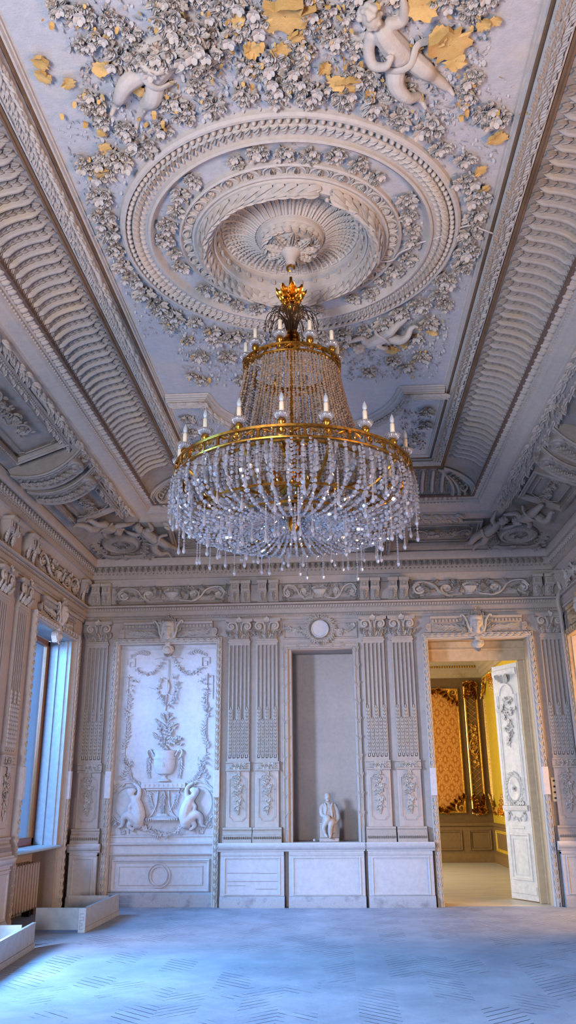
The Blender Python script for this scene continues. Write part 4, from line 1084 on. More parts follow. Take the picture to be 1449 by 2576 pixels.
# ------------------------------------------------------------------ loose flower work on the flat of the ceiling
def cluster(seed, kind=0):
    R = random.Random(seed); m = MB()
    for i in range(9): a = i * .7 + R.uniform(-.3, .3); put(m, LF[R.randrange(3)], .18 * math.cos(a), .18 * math.sin(a), .03, R.uniform(.55, .8), a - PI / 2, R.uniform(.02, .25))
    for i in range(4): a = R.uniform(0, 6.3); put(m, AC, .2 * math.cos(a), .2 * math.sin(a), .02, R.uniform(.6, .8), a - PI / 2, .1)
    spots = [(.02, .0), (.52, .30), (-.48, .28), (.22, -.52), (-.38, -.42), (.05, .62)]
    for i, (a, b) in enumerate(spots[:3 + seed % 4]):
        if (i + seed) % 3: put(m, ROSES[(i + seed) % 3], a, b, .16, R.uniform(.34, .46), R.uniform(0, 6), R.uniform(-.25, .25))
        else: put(m, FL5, a, b, .28, R.uniform(.32, .42), R.uniform(0, 6), R.uniform(-.25, .25))
    for i in range(8): put(m, BERRY, R.uniform(-.7, .7), R.uniform(-.7, .7), .16, R.uniform(.07, .12))
    for i in range(5):      # curling flakes of paint between the petals
        put(m, petal(1, .8, .02, R.uniform(-.1, .6), 3), R.uniform(-.8, .8), R.uniform(-.8, .8), .03, R.uniform(.15, .28), R.uniform(0, 6), R.uniform(.2, .9))
    return m
CLM = [cluster(i).mesh('plaster_flower_cluster', M['orn'], 'auto') for i in range(6)]
RC = random.Random(21)
def put_cluster(x, y, s, label, group, d=0.0):
    o = link('plaster_flower_cluster', CLM[RC.randrange(6)], frame('ceil', x, -y, d, RC.uniform(0, 6.3), 1) @ Matrix.Diagonal((s, s, s * 1.5, 1))); tag(o, label, 'flower cluster', group)
L_OUT = ('plaster flower cluster in the garland just outside the ceiling rose', 'flower clusters outside the ceiling rose')
for k in range(44):
    a = k * 2 * PI / 44; r = 1.58 + RC.uniform(-.05, .07); x, y = CX + r * math.cos(a), CY + r * math.sin(a)
    if abs(x - CX) > 1.53: x = CX + math.copysign(1.53, x - CX)
    put_cluster(x, y, RC.uniform(.10, .135), *L_OUT)
L_IN = ('plaster rose cluster in the inner garland ring of the ceiling rose', 'flower clusters inside the ceiling rose')
for k in range(34):
    a = k * 2 * PI / 34 + .1
    if k % 8 == 6: continue
    r = 1.05 + .03 * math.sin(k * 1.9); put_cluster(CX + r * math.cos(a), CY + r * math.sin(a), RC.uniform(.085, .105), *L_IN, .002)
FRONT = [(-1.56, 4.4), (-1.55, 4.51), (-1.57, 4.33), (-1.56, 3.62), (-1.45, 3.67), (-1.35, 3.84), (-1.48, 3.89), (-1.27, 3.73), (-1.17, 3.83), (-1.09, 3.95), (-1.29, 3.99), (-.93, 3.76), (-.83, 3.86), (-.96, 3.64), (-.86, 3.62), (-.75, 4.12), (-.83, 4.26), (-.68, 3.89), (-.62, 4.04), (-.60, 3.72), (-.5, 3.87), (-.52, 3.62), (-.39, 3.78), (-.47, 4.11), (-.38, 4.18), (-.29, 4.09), (-.28, 4.29), (-.17, 4.16), (-.08, 4.04), (-.02, 3.82), (.05, 3.74), (.10, 3.95), (-.05, 3.65), (-.12, 4.31), (.05, 4.33), (.17, 3.80), (.2, 3.66), (.22, 4.18), (.32, 4.27), (.44, 4.38), (.56, 4.38), (.98, 4.40), (1.02, 4.31), (1.01, 4.49), (.93, 3.79), (1.0, 3.70), (1.23, 4.66), (1.15, 4.62), (-1.06, 4.34), (-.99, 4.40), (-1.40, 4.60), (-1.6, 4.85), (.25, 4.02), (.75, 3.7), (-.15, 3.95), (-.7, 3.6), (.45, 3.65), (-1.75, 4.9)]
L_FR = ('plaster flower cluster among flaking paint near the two ceiling putti', 'flower clusters round the front putti')
for x, y in FRONT: put_cluster(x, y, RC.uniform(.075, .12), *L_FR)
for x, y, q in ((-.78, 3.82, .13), (-.90, 3.72, .12), (-.95, 3.92, .14), (-1.06, 4.0, .12), (-.72, 3.95, .12), (-.84, 4.0, .13), (-1.16, 3.98, .10)): put_cluster(x, y, q, *L_FR, .05)
BACKC = [(-1.6, 6.93), (-1.57, 7.16), (-1.46, 7.48), (-1.39, 7.81), (-1.16, 7.45), (-1.09, 7.84), (-1.55, 8.25), (-1.45, 8.35), (-.98, 8.39), (.13, 7.82), (.20, 7.65), (.91, 7.62), (1.03, 7.3), (.87, 8.25), (.47, 8.31), (1.02, 7.99), (.72, 8.06), (1.15, 7.0), (-.8, 7.95), (-.55, 8.05), (-.3, 8.0), (-.3, 8.6), (-.6, 8.5), (0, 8.5)]
L_BK = ('plaster flower cluster on the ceiling beyond the rose, behind the chandelier', 'flower clusters beyond the ceiling rose')
for x, y in BACKC: put_cluster(x, y, RC.uniform(.085, .13), *L_BK)
L_SP = ('plaster trophy of leaves in the corner spandrel of the ceiling', 'spandrel trophies')
for x, y in ((1.16, 10.15), (1.24, 9.75), (1.22, 9.35), (1.04, 10.5), (-1.74, 10.15), (-1.82, 9.75), (-1.78, 9.35), (-1.62, 10.5)): put_cluster(x, y, .12, *L_SP)

# curled flakes with the bare ochre ground showing
def flake_mesh(seed):
    R = random.Random(seed); n = 22; rr = []
    for k in range(n): rr.append(.62 + .38 * abs(math.sin(k * 1.7 + seed)) * R.uniform(.5, 1.1) + R.uniform(-.12, .12))
    G = np.zeros((5, n, 3)); c = R.uniform(.25, .6); a1 = R.uniform(0, 6)
    for i, q in enumerate((.02, .4, .75, 1.0, .97)):
        for k in range(n):
            a = k * 2 * PI / n; lift = max(0, math.cos(a - a1)) * c * q ** 3 + .05 * (q < 1)
            G[i, k] = (q * rr[k] * math.cos(a), q * rr[k] * math.sin(a) * .8, .03 + lift if i < 4 else -.02)
    return MB().add(grid(G, closed_v=True))
FLK = [flake_mesh(i).mesh('curled_paint_flake', M['ochre'], 'auto') for i in range(5)]
OC = [(-.2, 3.75, .15, 'largest bare ochre patch, at the top edge of the ceiling view'), (.83, 4.02, .14, 'bare ochre patch behind the wing of the bare-backed ceiling putto'), (.88, 4.16, .07, 'ochre flake tapering below the patch behind the putto wing'), (.63, 3.73, .10, 'ochre flake above the shoulder of the ceiling putto with the bouquet'),
      (.19, 4.30, .09, 'pair-forming larger ochre flake just outside the rim, below the putto'), (.11, 4.27, .06, 'smaller ochre flake beside the larger one just outside the rim'), (-.86, 3.86, .09, 'ochre flake curling over the flowers above the lone putto leg')]
for x, y, s, lb in OC: tag(link('ochre_paint_flake', FLK[RC.randrange(5)], frame('ceil', x, -y, .035, RC.uniform(0, 6), s * 1.25)), lb, 'paint flake', 'ochre paint flakes')
OC2 = [(-.41, 3.98, .06), (-.24, 4.0, .06), (-.14, 3.91, .05), (1.02, 3.9, .05), (1.09, 3.88, .04), (-.93, 3.93, .05), (-1.42, 4.05, .06), (-1.80, 3.99, .06), (-1.82, 4.10, .06), (-1.22, 4.25, .05), (-1.23, 4.12, .04), (.34, 4.38, .04), (.04, 4.16, .05), (.60, 4.06, .06), (-.49, 3.76, .05), (-1.67, 4.16, .05), (.75, 3.95, .07)]
for x, y, s in OC2: tag(link('ochre_paint_flake', FLK[RC.randrange(5)], frame('ceil', x, -y, .035, RC.uniform(0, 6), s * 1.25)), 'small ochre paint flake among the flowers near the front putti', 'paint flake', 'small ochre flakes near the putti')
for x, y, s in [(1.23, 4.68, .05), (1.28, 4.85, .07), (1.21, 5.17, .05), (1.27, 5.38, .05), (1.29, 6.2, .05)]: tag(link('ochre_paint_flake', FLK[RC.randrange(5)], frame('ceil', x, -y, .035, RC.uniform(0, 6), s * 1.25)), 'ochre paint flake between the ceiling rose and the right frame', 'paint flake', 'ochre flakes right of the rose')
for x, y, s in [(-1.58, 4.75, .05), (-1.68, 4.99, .07), (-1.57, 4.60, .04)]: tag(link('ochre_paint_flake', FLK[RC.randrange(5)], frame('ceil', x, -y, .035, RC.uniform(0, 6), s * 1.25)), 'ochre paint flake between the ceiling rose and the left frame', 'paint flake', 'ochre flakes left of the rose')
for x, y, s in [(1.08, 7.47, .06), (.94, 7.38, .05), (.69, 7.82, .08), (.80, 7.68, .06)]: tag(link('ochre_paint_flake', FLK[RC.randrange(5)], frame('ceil', x, -y, .035, RC.uniform(0, 6), s * 1.25)), 'ochre paint flake beyond the rose, right of the chandelier', 'paint flake', 'ochre flakes beyond the rose')
# crumbling paint too small to count
m = MB(); R = random.Random(9); chip = [petal(1, .9, .03, c, 2) for c in (.1, .4, .7)]
def chips(x0, x1, y0, y1, n, lo=.012, hi=.038):
    for i in range(n):
        x, y = R.uniform(x0, x1), R.uniform(y0, y1); r = math.hypot(x - CX, y - CY)
        if r < 1.46 and not (.97 < r < 1.13): continue
        m.add(chip[R.randrange(3)], T(x, -y, .002, rz=R.uniform(0, 6.3)) @ T(rx=R.uniform(.05, .8), s=R.uniform(lo, hi)))
chips(-1.6, 1.1, 3.3, 4.7, 2600); chips(.75, 1.33, 4.4, 6.8, 500, .008, .028); chips(-1.9, -1.3, 4.5, 7.4, 700, .008, .03); chips(-1.6, 1.25, 7.2, 8.5, 1500); chips(.9, 1.3, 9.3, 10.6, 300); chips(-1.9, -1.4, 9.3, 10.6, 300)
tag(obj('peeling_paint_chips', m, M['ceil'], frame('ceil'), None, False), 'crumbling chips of peeling paint all over the ceiling flat', 'paint chips', None, 'stuff')
m = MB(); R = random.Random(19); oc = [petal(1, .9, .04, c, 2) for c in (.2, .6, 1.0)]
for x, y in FRONT + BACKC[:16]:
    for k in range(4):
        m.add(oc[R.randrange(3)], T(x + R.gauss(0, .09), -y + R.gauss(0, .09), R.uniform(.01, .05), rz=R.uniform(0, 6.3)) @ T(rx=R.uniform(.1, .9), s=R.uniform(.018, .045)))
tag(obj('ochre_paint_chips', m, M['ochre'], frame('ceil'), None, False), 'tiny ochre chips of peeling paint between the flower clusters', 'paint chips', None, 'stuff')
# plastered-over wire
wp = [(.31, 6.1), (.43, 6.2), (.59, 6.21), (.67, 6.1), (.80, 6.03), (.97, 5.96), (1.15, 5.84), (1.28, 5.82), (1.43, 5.9)]
tag(obj('electric_wire', MB().add(tube([(a, -b, .062 if b > 6.15 else .055 if a < .75 else .03 if a < 1.3 else .06) for a, b in curve_pts([(p[0], p[1], 0) for p in wp], 40)[:, :2]], .009, 5)), M['wire'], frame('ceil')), 'thin plastered wire snaking from the ceiling rose to the right frame', 'wire')

# ------------------------------------------------------------------ putti (one fused body each)
def putto_mesh(name, mat, arm=1):
    bl = [((0, .36, .10), (.072, .082, .078)), ((0, .335, .165), (.012, .016, .016)), ((-.035, .325, .145), (.026, .026, .026)), ((.035, .325, .145), (.026, .026, .026)), ((0, .37, .155), (.05, .012, .014)), ((0, .300, .15), (.022, .014, .02)), ((0, .312, .165), (.016, .006, .008)),
          ((-.028, .352, .160), (.010, .006, .006)), ((.028, .352, .160), (.010, .006, .006)), ((-.074, .345, .09), (.012, .022, .014)), ((.074, .345, .09), (.012, .022, .014))]
    R = random.Random(4)
    for k in range(26):
        a, b = R.uniform(0, 2 * PI), R.uniform(.2, 1.5); bl.append(((.078 * math.cos(a) * math.cos(b) * 1.0, .385 + .07 * math.sin(b), .095 + .075 * math.sin(a) * math.cos(b)), R.uniform(.018, .026)))
    ch = [([(0, .27, .08), (0, .20, .085), (.01, .06, .09), (.01, -.04, .08), (0, -.10, .07)], [.045, .085, .098, .108, .085]),
          ([(-.08, .22, .08), (-.15, .14, .10), (-.17, .04, .15), (-.08, .02, .20), (-.02, .05, .2)] if arm else [(-.08, .22, .08), (-.16, .26, .10), (-.22, .36, .10), (-.26, .44, .08)], [.052, .047, .040, .032, .022]),
          ([(.08, .22, .08), (.16, .19, .07), (.22, .28, .09), (.25, .36, .10)], [.052, .045, .036, .024]),
          ([(.05, -.09, .08), (.11, -.24, .12), (.12, -.37, .08), (.15, -.50, .07), (.17, -.56, .08)], [.083, .074, .050, .042, .024]),
          ([(-.05, -.10, .08), (-.12, -.22, .15), (-.10, -.36, .17), (-.06, -.46, .10), (-.05, -.53, .10)], [.083, .070, .048, .040, .024]),
          ([(.17, -.55, .07), (.185, -.60, .11)], [.026, .018]), ([(-.05, -.52, .09), (-.045, -.575, .13)], [.026, .018])]
    h1 = (-.02, .05, .2) if arm else (-.26, .44, .08)
    for hx, hy, hz in (h1, (.25, .36, .10)):
        bl.append(((hx, hy, hz), (.022, .026, .016)))
        for q in range(4): ch.append(([(hx - .015 + .010 * q, hy + .01, hz), (hx - .02 + .0135 * q, hy + .045 - .004 * abs(q - 1.5), hz + .006)], [.0075, .006]))
        ch.append(([(hx + .018, hy - .005, hz), (hx + .034, hy + .02, hz + .006)], [.008, .006]))
    return blobs(name, mat, bl, ch, voxel=.0085, smooth=2)
PUT = putto_mesh('putto_body', M['orn'], 1); PUT2 = putto_mesh('putto_body', M['cove_shade'], 0)
def putto(Mx, label, me, wing=True, mat='orn'):
    t = thing('plaster_putto', label, 'putto', Mx, 'plaster putti')
    link('body', me, None, t)
    if wing:
        for s in (-1, 1):
            m = MB()
            for k in range(9): m.add(leaf(.30 - .018 * k, .07, .02, .1, 5, .25 * s), T(s * .06, .14 + .012 * k, .03 + .004 * k, rz=-s * (.75 + .12 * k)))
            obj('wing', m, M[mat], None, t)
    m = MB(); m.add(tube(curve_pts([(-.16, -.02, .12), (-.05, -.09, .17), (.07, -.10, .17), (.16, -.04, .10), (.26, -.12, .04)], 18), [.02, .03, .035, .035, .03, .028] + [.025] * 15, 7, flat=.6) if False else tube(curve_pts([(-.16, -.02, .12), (-.05, -.09, .17), (.07, -.10, .17), (.16, -.04, .10), (.26, -.12, .04)], 20), .026, 7, flat=.6))
    obj('loincloth', m, M[mat], None, t)
putto(frame('ceil', .49, -4.05, -.035, .56, .86), 'plaster putto with raised arm above the top right of the ceiling rose', PUT)
putto(frame('ceil', -1.06, -4.10, -.08, -.785, .9), 'flower-smothered plaster putto with outstretched leg above the top left of the ceiling rose', PUT)
putto(frame('ceil', .56, -7.55, -.02, 2.25, .75), 'plaster putto beyond the ceiling rose, right behind the chandelier', PUT, False)

# ------------------------------------------------------------------ lower cove: panels, ribs, cartouches, corner putti
def cove_panel(side, u0, u1, label, v0=.16, v1=.80, relief=True):
    t = thing('cove_panel', label, 'cove panel', cove_frame(side, (u0 + u1) / 2, .0, .035), 'sunk cove panels'); w = (u1 - u0) / 2
    R = random.Random(int(u0 * 7) + 31)
    obj('panel_frame', MB().add(frame_sweep(-w, w, v0, v1, [(0, -.05), (0, .02), (.02, .03), (.035, .01), (.05, .01), (.06, .02), (.07, .0), (.075, -.03)])), M['cove_shade'], None, t)
    m = MB()
    for k in range(int(2 * w / .04)):
        for v in (v0 + .044, v1 - .044): m.add(bead, T(-w + .02 + k * .04, v, .012))
    obj('bead_course', m, M['cove_shade'], None, t)
    q = .06; a, b, c = w - .14, v0 + .13, v1 - .13
    def cn(cu, cv, a0, a1): return [(cu + q * math.cos(x), cv + q * math.sin(x), -.015) for x in np.linspace(a0, a1, 5)]
    obj('inner_line', MB().add(tube(cn(-a, b, PI / 2, 0) + cn(a, b, PI, PI / 2) + cn(a, c, -PI / 2, -PI) + cn(-a, c, 0, -PI / 2), .010, 5, closed=True)), M['cove_shade'], None, t)
    if relief:
        m = MB(); s = min(.55, w * .8)
        for sg in (-1, 1): rinceau(m, 0, (v0 + v1) / 2, sg, s, R)
        garland(m, [(x, (v0 + v1) / 2 + .04 * math.sin(x * 9)) for x in np.linspace(-.2, .2, 8)], R, .05, .01)
        obj('scroll_relief', m, M['cove_shade'], T(0, 0, -.02), t)
    return t
cove_panel('back', 1.12, 2.3, 'sunk cove panel with scrolls right of the chandelier fringe, above the back cornice')
cove_panel('back', -2.55, -1.35, 'sunk cove panel with scrolls left of the chandelier fringe, above the back cornice')
cove_panel('back', -.95, .45, 'sunk cove panel behind the chandelier fringe, centre of the back cove')
cove_panel('left', 6.6, 8.75, 'long sunk cove panel with peeling paint above the window wall', .14, .84)
cove_panel('left', 9.95, 11.05, 'short sunk cove panel with scrolls between the ribs and the left corner group', .14, .84)
cove_panel('right', -11.0, -10.0, 'sunk cove panel with scrolls above the right wall')
for i, (sd, u, lb) in enumerate((('left', 9.12, 'scroll-headed plaster rib across the left cove, the nearer of the pair'), ('left', 9.68, 'scroll-headed plaster rib across the left cove, the farther of the pair'), ('right', -9.45, 'scroll-headed plaster rib across the right cove'), ('right', -8.9, 'second scroll-headed plaster rib across the right cove, at the picture edge'),
                       ('back', .78, 'leaf-covered plaster rib on the back cove right of the centre panel'), ('back', -1.15, 'leaf-covered plaster rib on the back cove left of the centre panel'))):
    t = thing('cove_rib', lb, 'cove rib', cove_frame(sd, u, 0, .02), 'cove ribs'); w = .20 if sd != 'back' else .10
    arcp = [(v, .02 + .16 * math.sin(PI * min(1, v / .9)) ** .8) for v in np.linspace(0.02, .92, 12)]
    P = [(v, max(0, d)) for v, d in arcp]
    obj('rib_body', MB().add(mold([(.0, -.05)] + P + [(.94, -.05)], -w, w)), M['cove_shade'], None, t)
    m = MB()
    for s in (-1, 1): m.add(tube([(s * w, v, d) for v, d in P], .018, 6)); m.add(tube([(s * (w - .05), v, d + .004) for v, d in P], .010, 5))
    for k in range(1, 11):
        v, d = P[k]; put(m, AC, 0, v - .05, d, .13, 0, .1); put(m, LF[0], -.06, v - .04, d, .09, .7); put(m, LF[2], .06, v - .04, d, .09, -.7)
    obj('rib_leaf', m, M['cove_shade'], None, t)
    if sd != 'back':
        m = MB().add(lathe([(.0, .05), (.045, .05), (.055, .03), (.075, .03), (.09, .045), (.105, .03), (.11, 0), (.11, -.05)], 28, False), T(0, .74, .12, s=(1.7, .9, 1)))
        obj('oval_boss', m, M['cove_shade'], None, t)
# corner cartouches
def cartouche(Mx, label, R):
    t = thing('corner_cartouche', label, 'cartouche', Mx, 'corner cartouches')
    obj('oval_shell', MB().add(lathe([(.30, -.06), (.30, .02), (.27, .07), (.235, .08), (.22, .06), (.21, .03), (.19, .02), (.0, .035)], 48, False), T(0, 0, 0, s=(1.1, .72, 1))), M['cove_shade'], None, t)
    m = MB()
    for k in range(34): a = k * 2 * PI / 34; m.add(bead, T(.245 * 1.08 * math.cos(a), .245 * .72 * math.sin(a), .075))
    garland(m, [(.11 * math.cos(a), .07 * math.sin(a)) for a in np.linspace(0, 6, 9)], R, .055, .04); m.add(tube([(.2 * math.cos(a), .14 * math.sin(a), .045) for a in np.linspace(0, 6.28, 25)[:-1]], .055, 5, closed=True, flat=.35))
    obj('flower_relief', m, M['cove_shade'], None, t)
    m = MB()
    for s in (-1, 1):
        m.add(scroll(.11, 1.5, PI / 2, -s, .2), T(s * .33, -.18, .03)); m.add(scroll(.09, 1.4, -PI / 2, s, .2), T(s * .33, .17, .03))
        m.add(tube(curve_pts([(s * .36, -.28, .03), (s * .2, -.30, .06), (0, -.27, .07)], 10), .03, 6))
        for k in range(6): put(m, AC, s * (.30 + .03 * k), -.15 + .07 * k, .02, .17, -s * (1.5 - .25 * k), .2)
    garland(m, [(x, -.34 + .02 * math.sin(x * 12)) for x in np.linspace(-.42, .42, 15)], R, .06, .02)
    obj('scroll_border', m, M['cove_shade'], None, t)
R = random.Random(31)
cartouche(cove_frame('back', 2.86, .50, .07, 0, .95), 'oval plaster cartouche in the right corner of the back cove', R)
cartouche(cove_frame('back', -3.33, .50, .07, 0, .95), 'oval plaster cartouche in the left corner of the back cove', R)
putto(cove_frame('back', 2.38, .66, .06, -.65, .85), 'plaster putto with long legs beside the right back cove cartouche', PUT2, False, 'cove_shade')
putto(cove_frame('back', -2.80, .68, .06, .55, .85), 'plaster putto with long legs beside the left back cove cartouche', PUT2, False, 'cove_shade')
putto(cove_frame('left', 11.25, .52, .06, -1.2, .9), 'dark reclining plaster putto on the left cove beside its corner cartouche', PUT2, False, 'cove_shade')
putto(cove_frame('right', -11.3, .52, .06, 1.2, .9), 'reclining plaster putto on the right cove beside its corner cartouche', PUT2, False, 'cove_shade')
# acanthus scrolls where the fluted coves meet
for s, lb in ((1, 'big acanthus scroll where the right and back fluted coves meet'), (-1, 'big acanthus scroll where the left and back fluted coves meet')):
    m = MB(); th = np.linspace(0, 1, 12)
    for q in np.linspace(-1, 1, 7):
        pts = []
        for tt in th:
            h, z = cove_xy(tt); off = .30 * (1 - .75 * tt) * q
            pts.append((s * h if q < 0 else s * (h + 0), 0, z))
            # fan leaves either side of the mitre
            pts[-1] = (s * (h - max(0, -off)), (9.15 + h) - max(0, off), z - .025)
        m.add(tube(pts, np.linspace(.032, .012, 12), 6))
    for k in range(9):
        h, z = cove_xy(.1 + k * .09); m.add(acanthus(.22, .18, .05, .3, 4), np.array([[s * .7, .5 * s, -.3 * s, s * (h - .03)], [-.7, .5, -.3, 9.15 + h - .03], [0, .75, -.75, z - .03], [0, 0, 0, 1]]) @ T(0, -.05, 0))
    m.add(scroll(.13, 1.6, 0, s, .2), np.array([[.7, 0, -.5 * s, s * 2.25], [-.7 * s, 0, -.5, 9.15 + 2.25], [0, 1, 0, 5.76], [0, 0, 0, 1.]]))
    tag(obj('acanthus_corner', m, M['cove'], Matrix.Translation((CX, 0, 0))), lb, 'corner ornament')
# ------------------------------------------------------------------ chandelier (local z = world z - 3.4)
Z0 = 3.4
LZ = Matrix.Translation((0, 0, -Z0))
ch = thing('chandelier', 'great gilt bronze and crystal chandelier with two rings of electric candles', 'chandelier', Matrix.Translation((CX, CY, Z0)))
R1, R2 = .385, .905
def part(name, mb, mat, parent=ch, smooth='auto', M_=None): return obj(name, mb, M[mat], LZ if M_ is None else M_, parent, smooth)
col = part('column', MB().add(lathe([(.001, 3.60), (.05, 3.62), (.06, 3.72), (.03, 3.78), (.04, 3.9), (.055, 4.0), (.075, 4.08), (.06, 4.16), (.03, 4.22), (.022, 4.5), (.022, 4.8), (.03, 4.86), (.05, 4.92), (.035, 5.0), (.022, 5.05), (.022, 5.30), (.06, 5.33), (.07, 5.36), (.03, 5.40), (.018, 5.5), (.012, 5.66), (.001, 5.66)], 14, False)), 'gold')
m = MB()
for k in range(8): a = k * PI / 4; m.add(acanthus(.16, .08, .02, .35, 4), T(.055 * math.cos(a), .055 * math.sin(a), 4.0, rz=a + PI / 2) @ T(rx=PI / 2 + .1))
part('column_leaves', m, 'gold', col, M_=Matrix())
m = MB()
for k in range(9): a = k * 2 * PI / 9; m.add(acanthus(.20, .11, .02, .4, 4), T(.045 * math.cos(a), .045 * math.sin(a), 5.34, rz=a + PI / 2) @ T(rx=PI / 2 + .12))
for k in range(16): a = k * PI / 8; m.add(ell(.011, .011, .011, 6, 4), T(.07 * math.cos(a), .07 * math.sin(a), 5.345))
part('crown_leaves', m, 'gold')
m = MB()
for k in range(8): a = k * PI / 4; m.add(acanthus(.20, .07, .02, -.2, 4), T(.04 * math.cos(a), .04 * math.sin(a), 5.13, rz=a - PI / 2) @ T(rx=-PI / 2 + .2))
part('stem_leaves', m, 'gold')
m = MB(); R = random.Random(5)
for k in range(42):
    a = k * 2 * PI / 42; q = .8 + .3 * ((k * 7) % 3) / 2
    pts = [(r * q * math.cos(a), r * q * math.sin(a), z) for r, z in ((.03, 5.10), (.06, 5.24), (.12, 5.31), (.18, 5.27), (.205, 5.17))]
    m.add(tube(curve_pts(pts, 12), .0035, 4)); m.add(ell(.009, .009, .014, 5, 3), T(*pts[-1]))
part('wire_plume', m, 'bronze')
def ring(name, r, z0, z1, n, prn):
    o = part(name, MB().add(lathe([(r - .02, z1 - .02), (r + .012, z1 - .02), (r + .016, z1 - .004), (r + .008, z1), (r - .018, z1), (r - .02, z1 - .02)], 96, False)).add(lathe([(r - .02, z0), (r + .01, z0), (r + .013, z0 + .010), (r + .008, z0 + .016), (r - .02, z0 + .016), (r - .02, z0)], 96, False)), 'gold')
    m = MB(); h = (z1 - z0) * .5; zc = (z0 + z1) / 2 - .002
    for k in range(n):
        a = k * 2 * PI / n + math.radians(-92 if n == 18 else -101)
        S = T(r * math.cos(a), r * math.sin(a), zc, rz=a + PI / 2) @ T(rx=PI / 2)
        m.add(tube([(h * .62 * math.cos(q), h * .62 * math.sin(q), 0) for q in np.linspace(0, 2 * PI, 13)[:-1]], .006, 5, closed=True), S); m.add(FL5, S @ T(s=h * .45))
        for s in (-1, 1):
            m.add(scroll(h * .45, 1.2, PI / 2, s, .22), S @ T(s * h * 1.35, h * .1, 0)); m.add(leaf(h * 1.1, h * .5, .01, .1, 3), S @ T(s * h * 1.5, 0, 0, rz=-s * 1.2)); m.add(scroll(h * .32, 1.2, -PI / 2, s, .22), S @ T(s * h * 2.2, -h * .1, 0))
        a += PI / n; S = T(r * math.cos(a), r * math.sin(a), zc, rz=a + PI / 2) @ T(rx=PI / 2)
        m.add(box(-.009, .009, -h + .015, h - .018, -.008, .008), S); m.add(box(-.02, .02, h - .03, h - .02, -.01, .01), S); m.add(box(-.02, .02, -h + .014, -h + .024, -.01, .01), S)
    part(prn, m, 'gold', o, M_=Matrix())
    return o
ring('lower_ring', R2, 3.77, 3.872, 18, 'pierced_gallery'); ring('upper_ring', R1, 4.735, 4.81, 10, 'pierced_gallery')
# candles: sleeve with its bulb, glass drip pan and cup
pan = MB().add(lathe([(.018, .0), (.035, .008), (.048, .022), (.054, .036), (.050, .036), (.03, .018), (.012, .012)], 20, False))
for k in range(20): a = k * PI / 10; pan.add(tube([(.02 * math.cos(a), .02 * math.sin(a), .0), (.042 * math.cos(a), .042 * math.sin(a), .013), (.0555 * math.cos(a), .0555 * math.sin(a), .037)], .004, 4))
PAN = pan.mesh('drip_pan', M['crystal']); CUP = MB().add(lathe([(.001, -.06), (.016, -.06), (.014, -.045), (.026, -.035), (.03, -.015), (.022, -.004), (.02, .002), (.001, .002)], 14, False)).mesh('candle_cup', M['gold'])
SLV = MB().add(lathe([(.001, .0), (.0165, .0), (.0165, .145), (.013, .152), (.001, .154)], 12, False)).mesh('candle', M['candle'])
SLV2 = MB().add(lathe([(.001, .0), (.0165, .0), (.0165, .12), (.013, .126), (.001, .128)], 12, False)).mesh('candle', M['candle'])
BUL = MB().add(lathe([(.001, .0), (.009, .0), (.017, .018), (.018, .03), (.012, .052), (.005, .068), (.001, .076)], 12, False)).mesh('bulb', M['bulb'])
for r, z, n, off, me, bulb in ((R2 - .025, 3.925, 18, -92, SLV2, True), (R1 - .01, 4.865, 10, -101, SLV, False)):
    for k in range(n):
        a = math.radians(off) + k * 2 * PI / n
        c = link('candle', me, LZ @ Matrix.Translation((r * math.cos(a), r * math.sin(a), z)), ch)
        link('drip_pan', PAN, None, c); link('candle_cup', CUP, None, c)
        if bulb: link('bulb', BUL, Matrix.Translation((0, 0, .126)), c)
# gilt bowl, scrolled arms, inner hoops and the twisted finial
m = MB().add(lathe([(.001, 3.63), (.10, 3.63), (.17, 3.655), (.205, 3.70), (.19, 3.715), (.16, 3.69), (.08, 3.66), (.001, 3.66)], 32, False))
for k in range(8): a = k * PI / 4 + .2; m.add(acanthus(.17, .13, .02, .25, 4), T(.17 * math.cos(a), .17 * math.sin(a), 3.665, rz=a + PI / 2) @ T(rx=PI / 2 + .3))
part('gilt_bowl', m, 'gold')
for k in range(9):
    a = k * 2 * PI / 9 + .17; c, s = math.cos(a), math.sin(a)
    P = [(r * c, r * s, z) for r, z in ((.19, 3.69), (.36, 3.60), (.55, 3.585), (.74, 3.66), (.88, 3.78))]
    m = MB().add(tube(curve_pts(P, 24), .012, 6))
    sp = spiral_pts(.055, .014, 1.3, PI / 2, 1, 16); m.add(tube([((.40 + q[0]) * c, (.40 + q[0]) * s, 3.66 + q[1]) for q in sp], .010, 5)); m.add(FL5, T(.40 * c, .40 * s, 3.66, rz=a) @ T(rx=PI / 2, s=.035))
    part('scroll_arm', m, 'gold')
part('tent_hoop', MB().add(lathe([(.575, 3.885), (.59, 3.89), (.59, 3.905), (.575, 3.91), (.575, 3.885)], 64, False)), 'gold')
for r, z in ((.76, 3.50), (.52, 3.455)): part('bag_hoop', MB().add(lathe([(r - .006, z - .008), (r + .006, z - .008), (r + .006, z + .008), (r - .006, z + .008), (r - .006, z - .008)], 64, False)), 'gold')
m = MB().add(lathe([(.001, 3.385), (.015, 3.39), (.035, 3.42), (.043, 3.46), (.038, 3.50), (.022, 3.52), (.05, 3.53), (.06, 3.545), (.03, 3.56), (.001, 3.56)], 20, False))
for k in range(8): m.add(tube([(r * math.cos(k * PI / 4 + t), r * math.sin(k * PI / 4 + t), z) for r, z, t in ((.012, 3.388, 0), (.034, 3.42, .5), (.042, 3.46, 1.1), (.037, 3.50, 1.6))], .008, 5))
part('finial', m, 'gold')
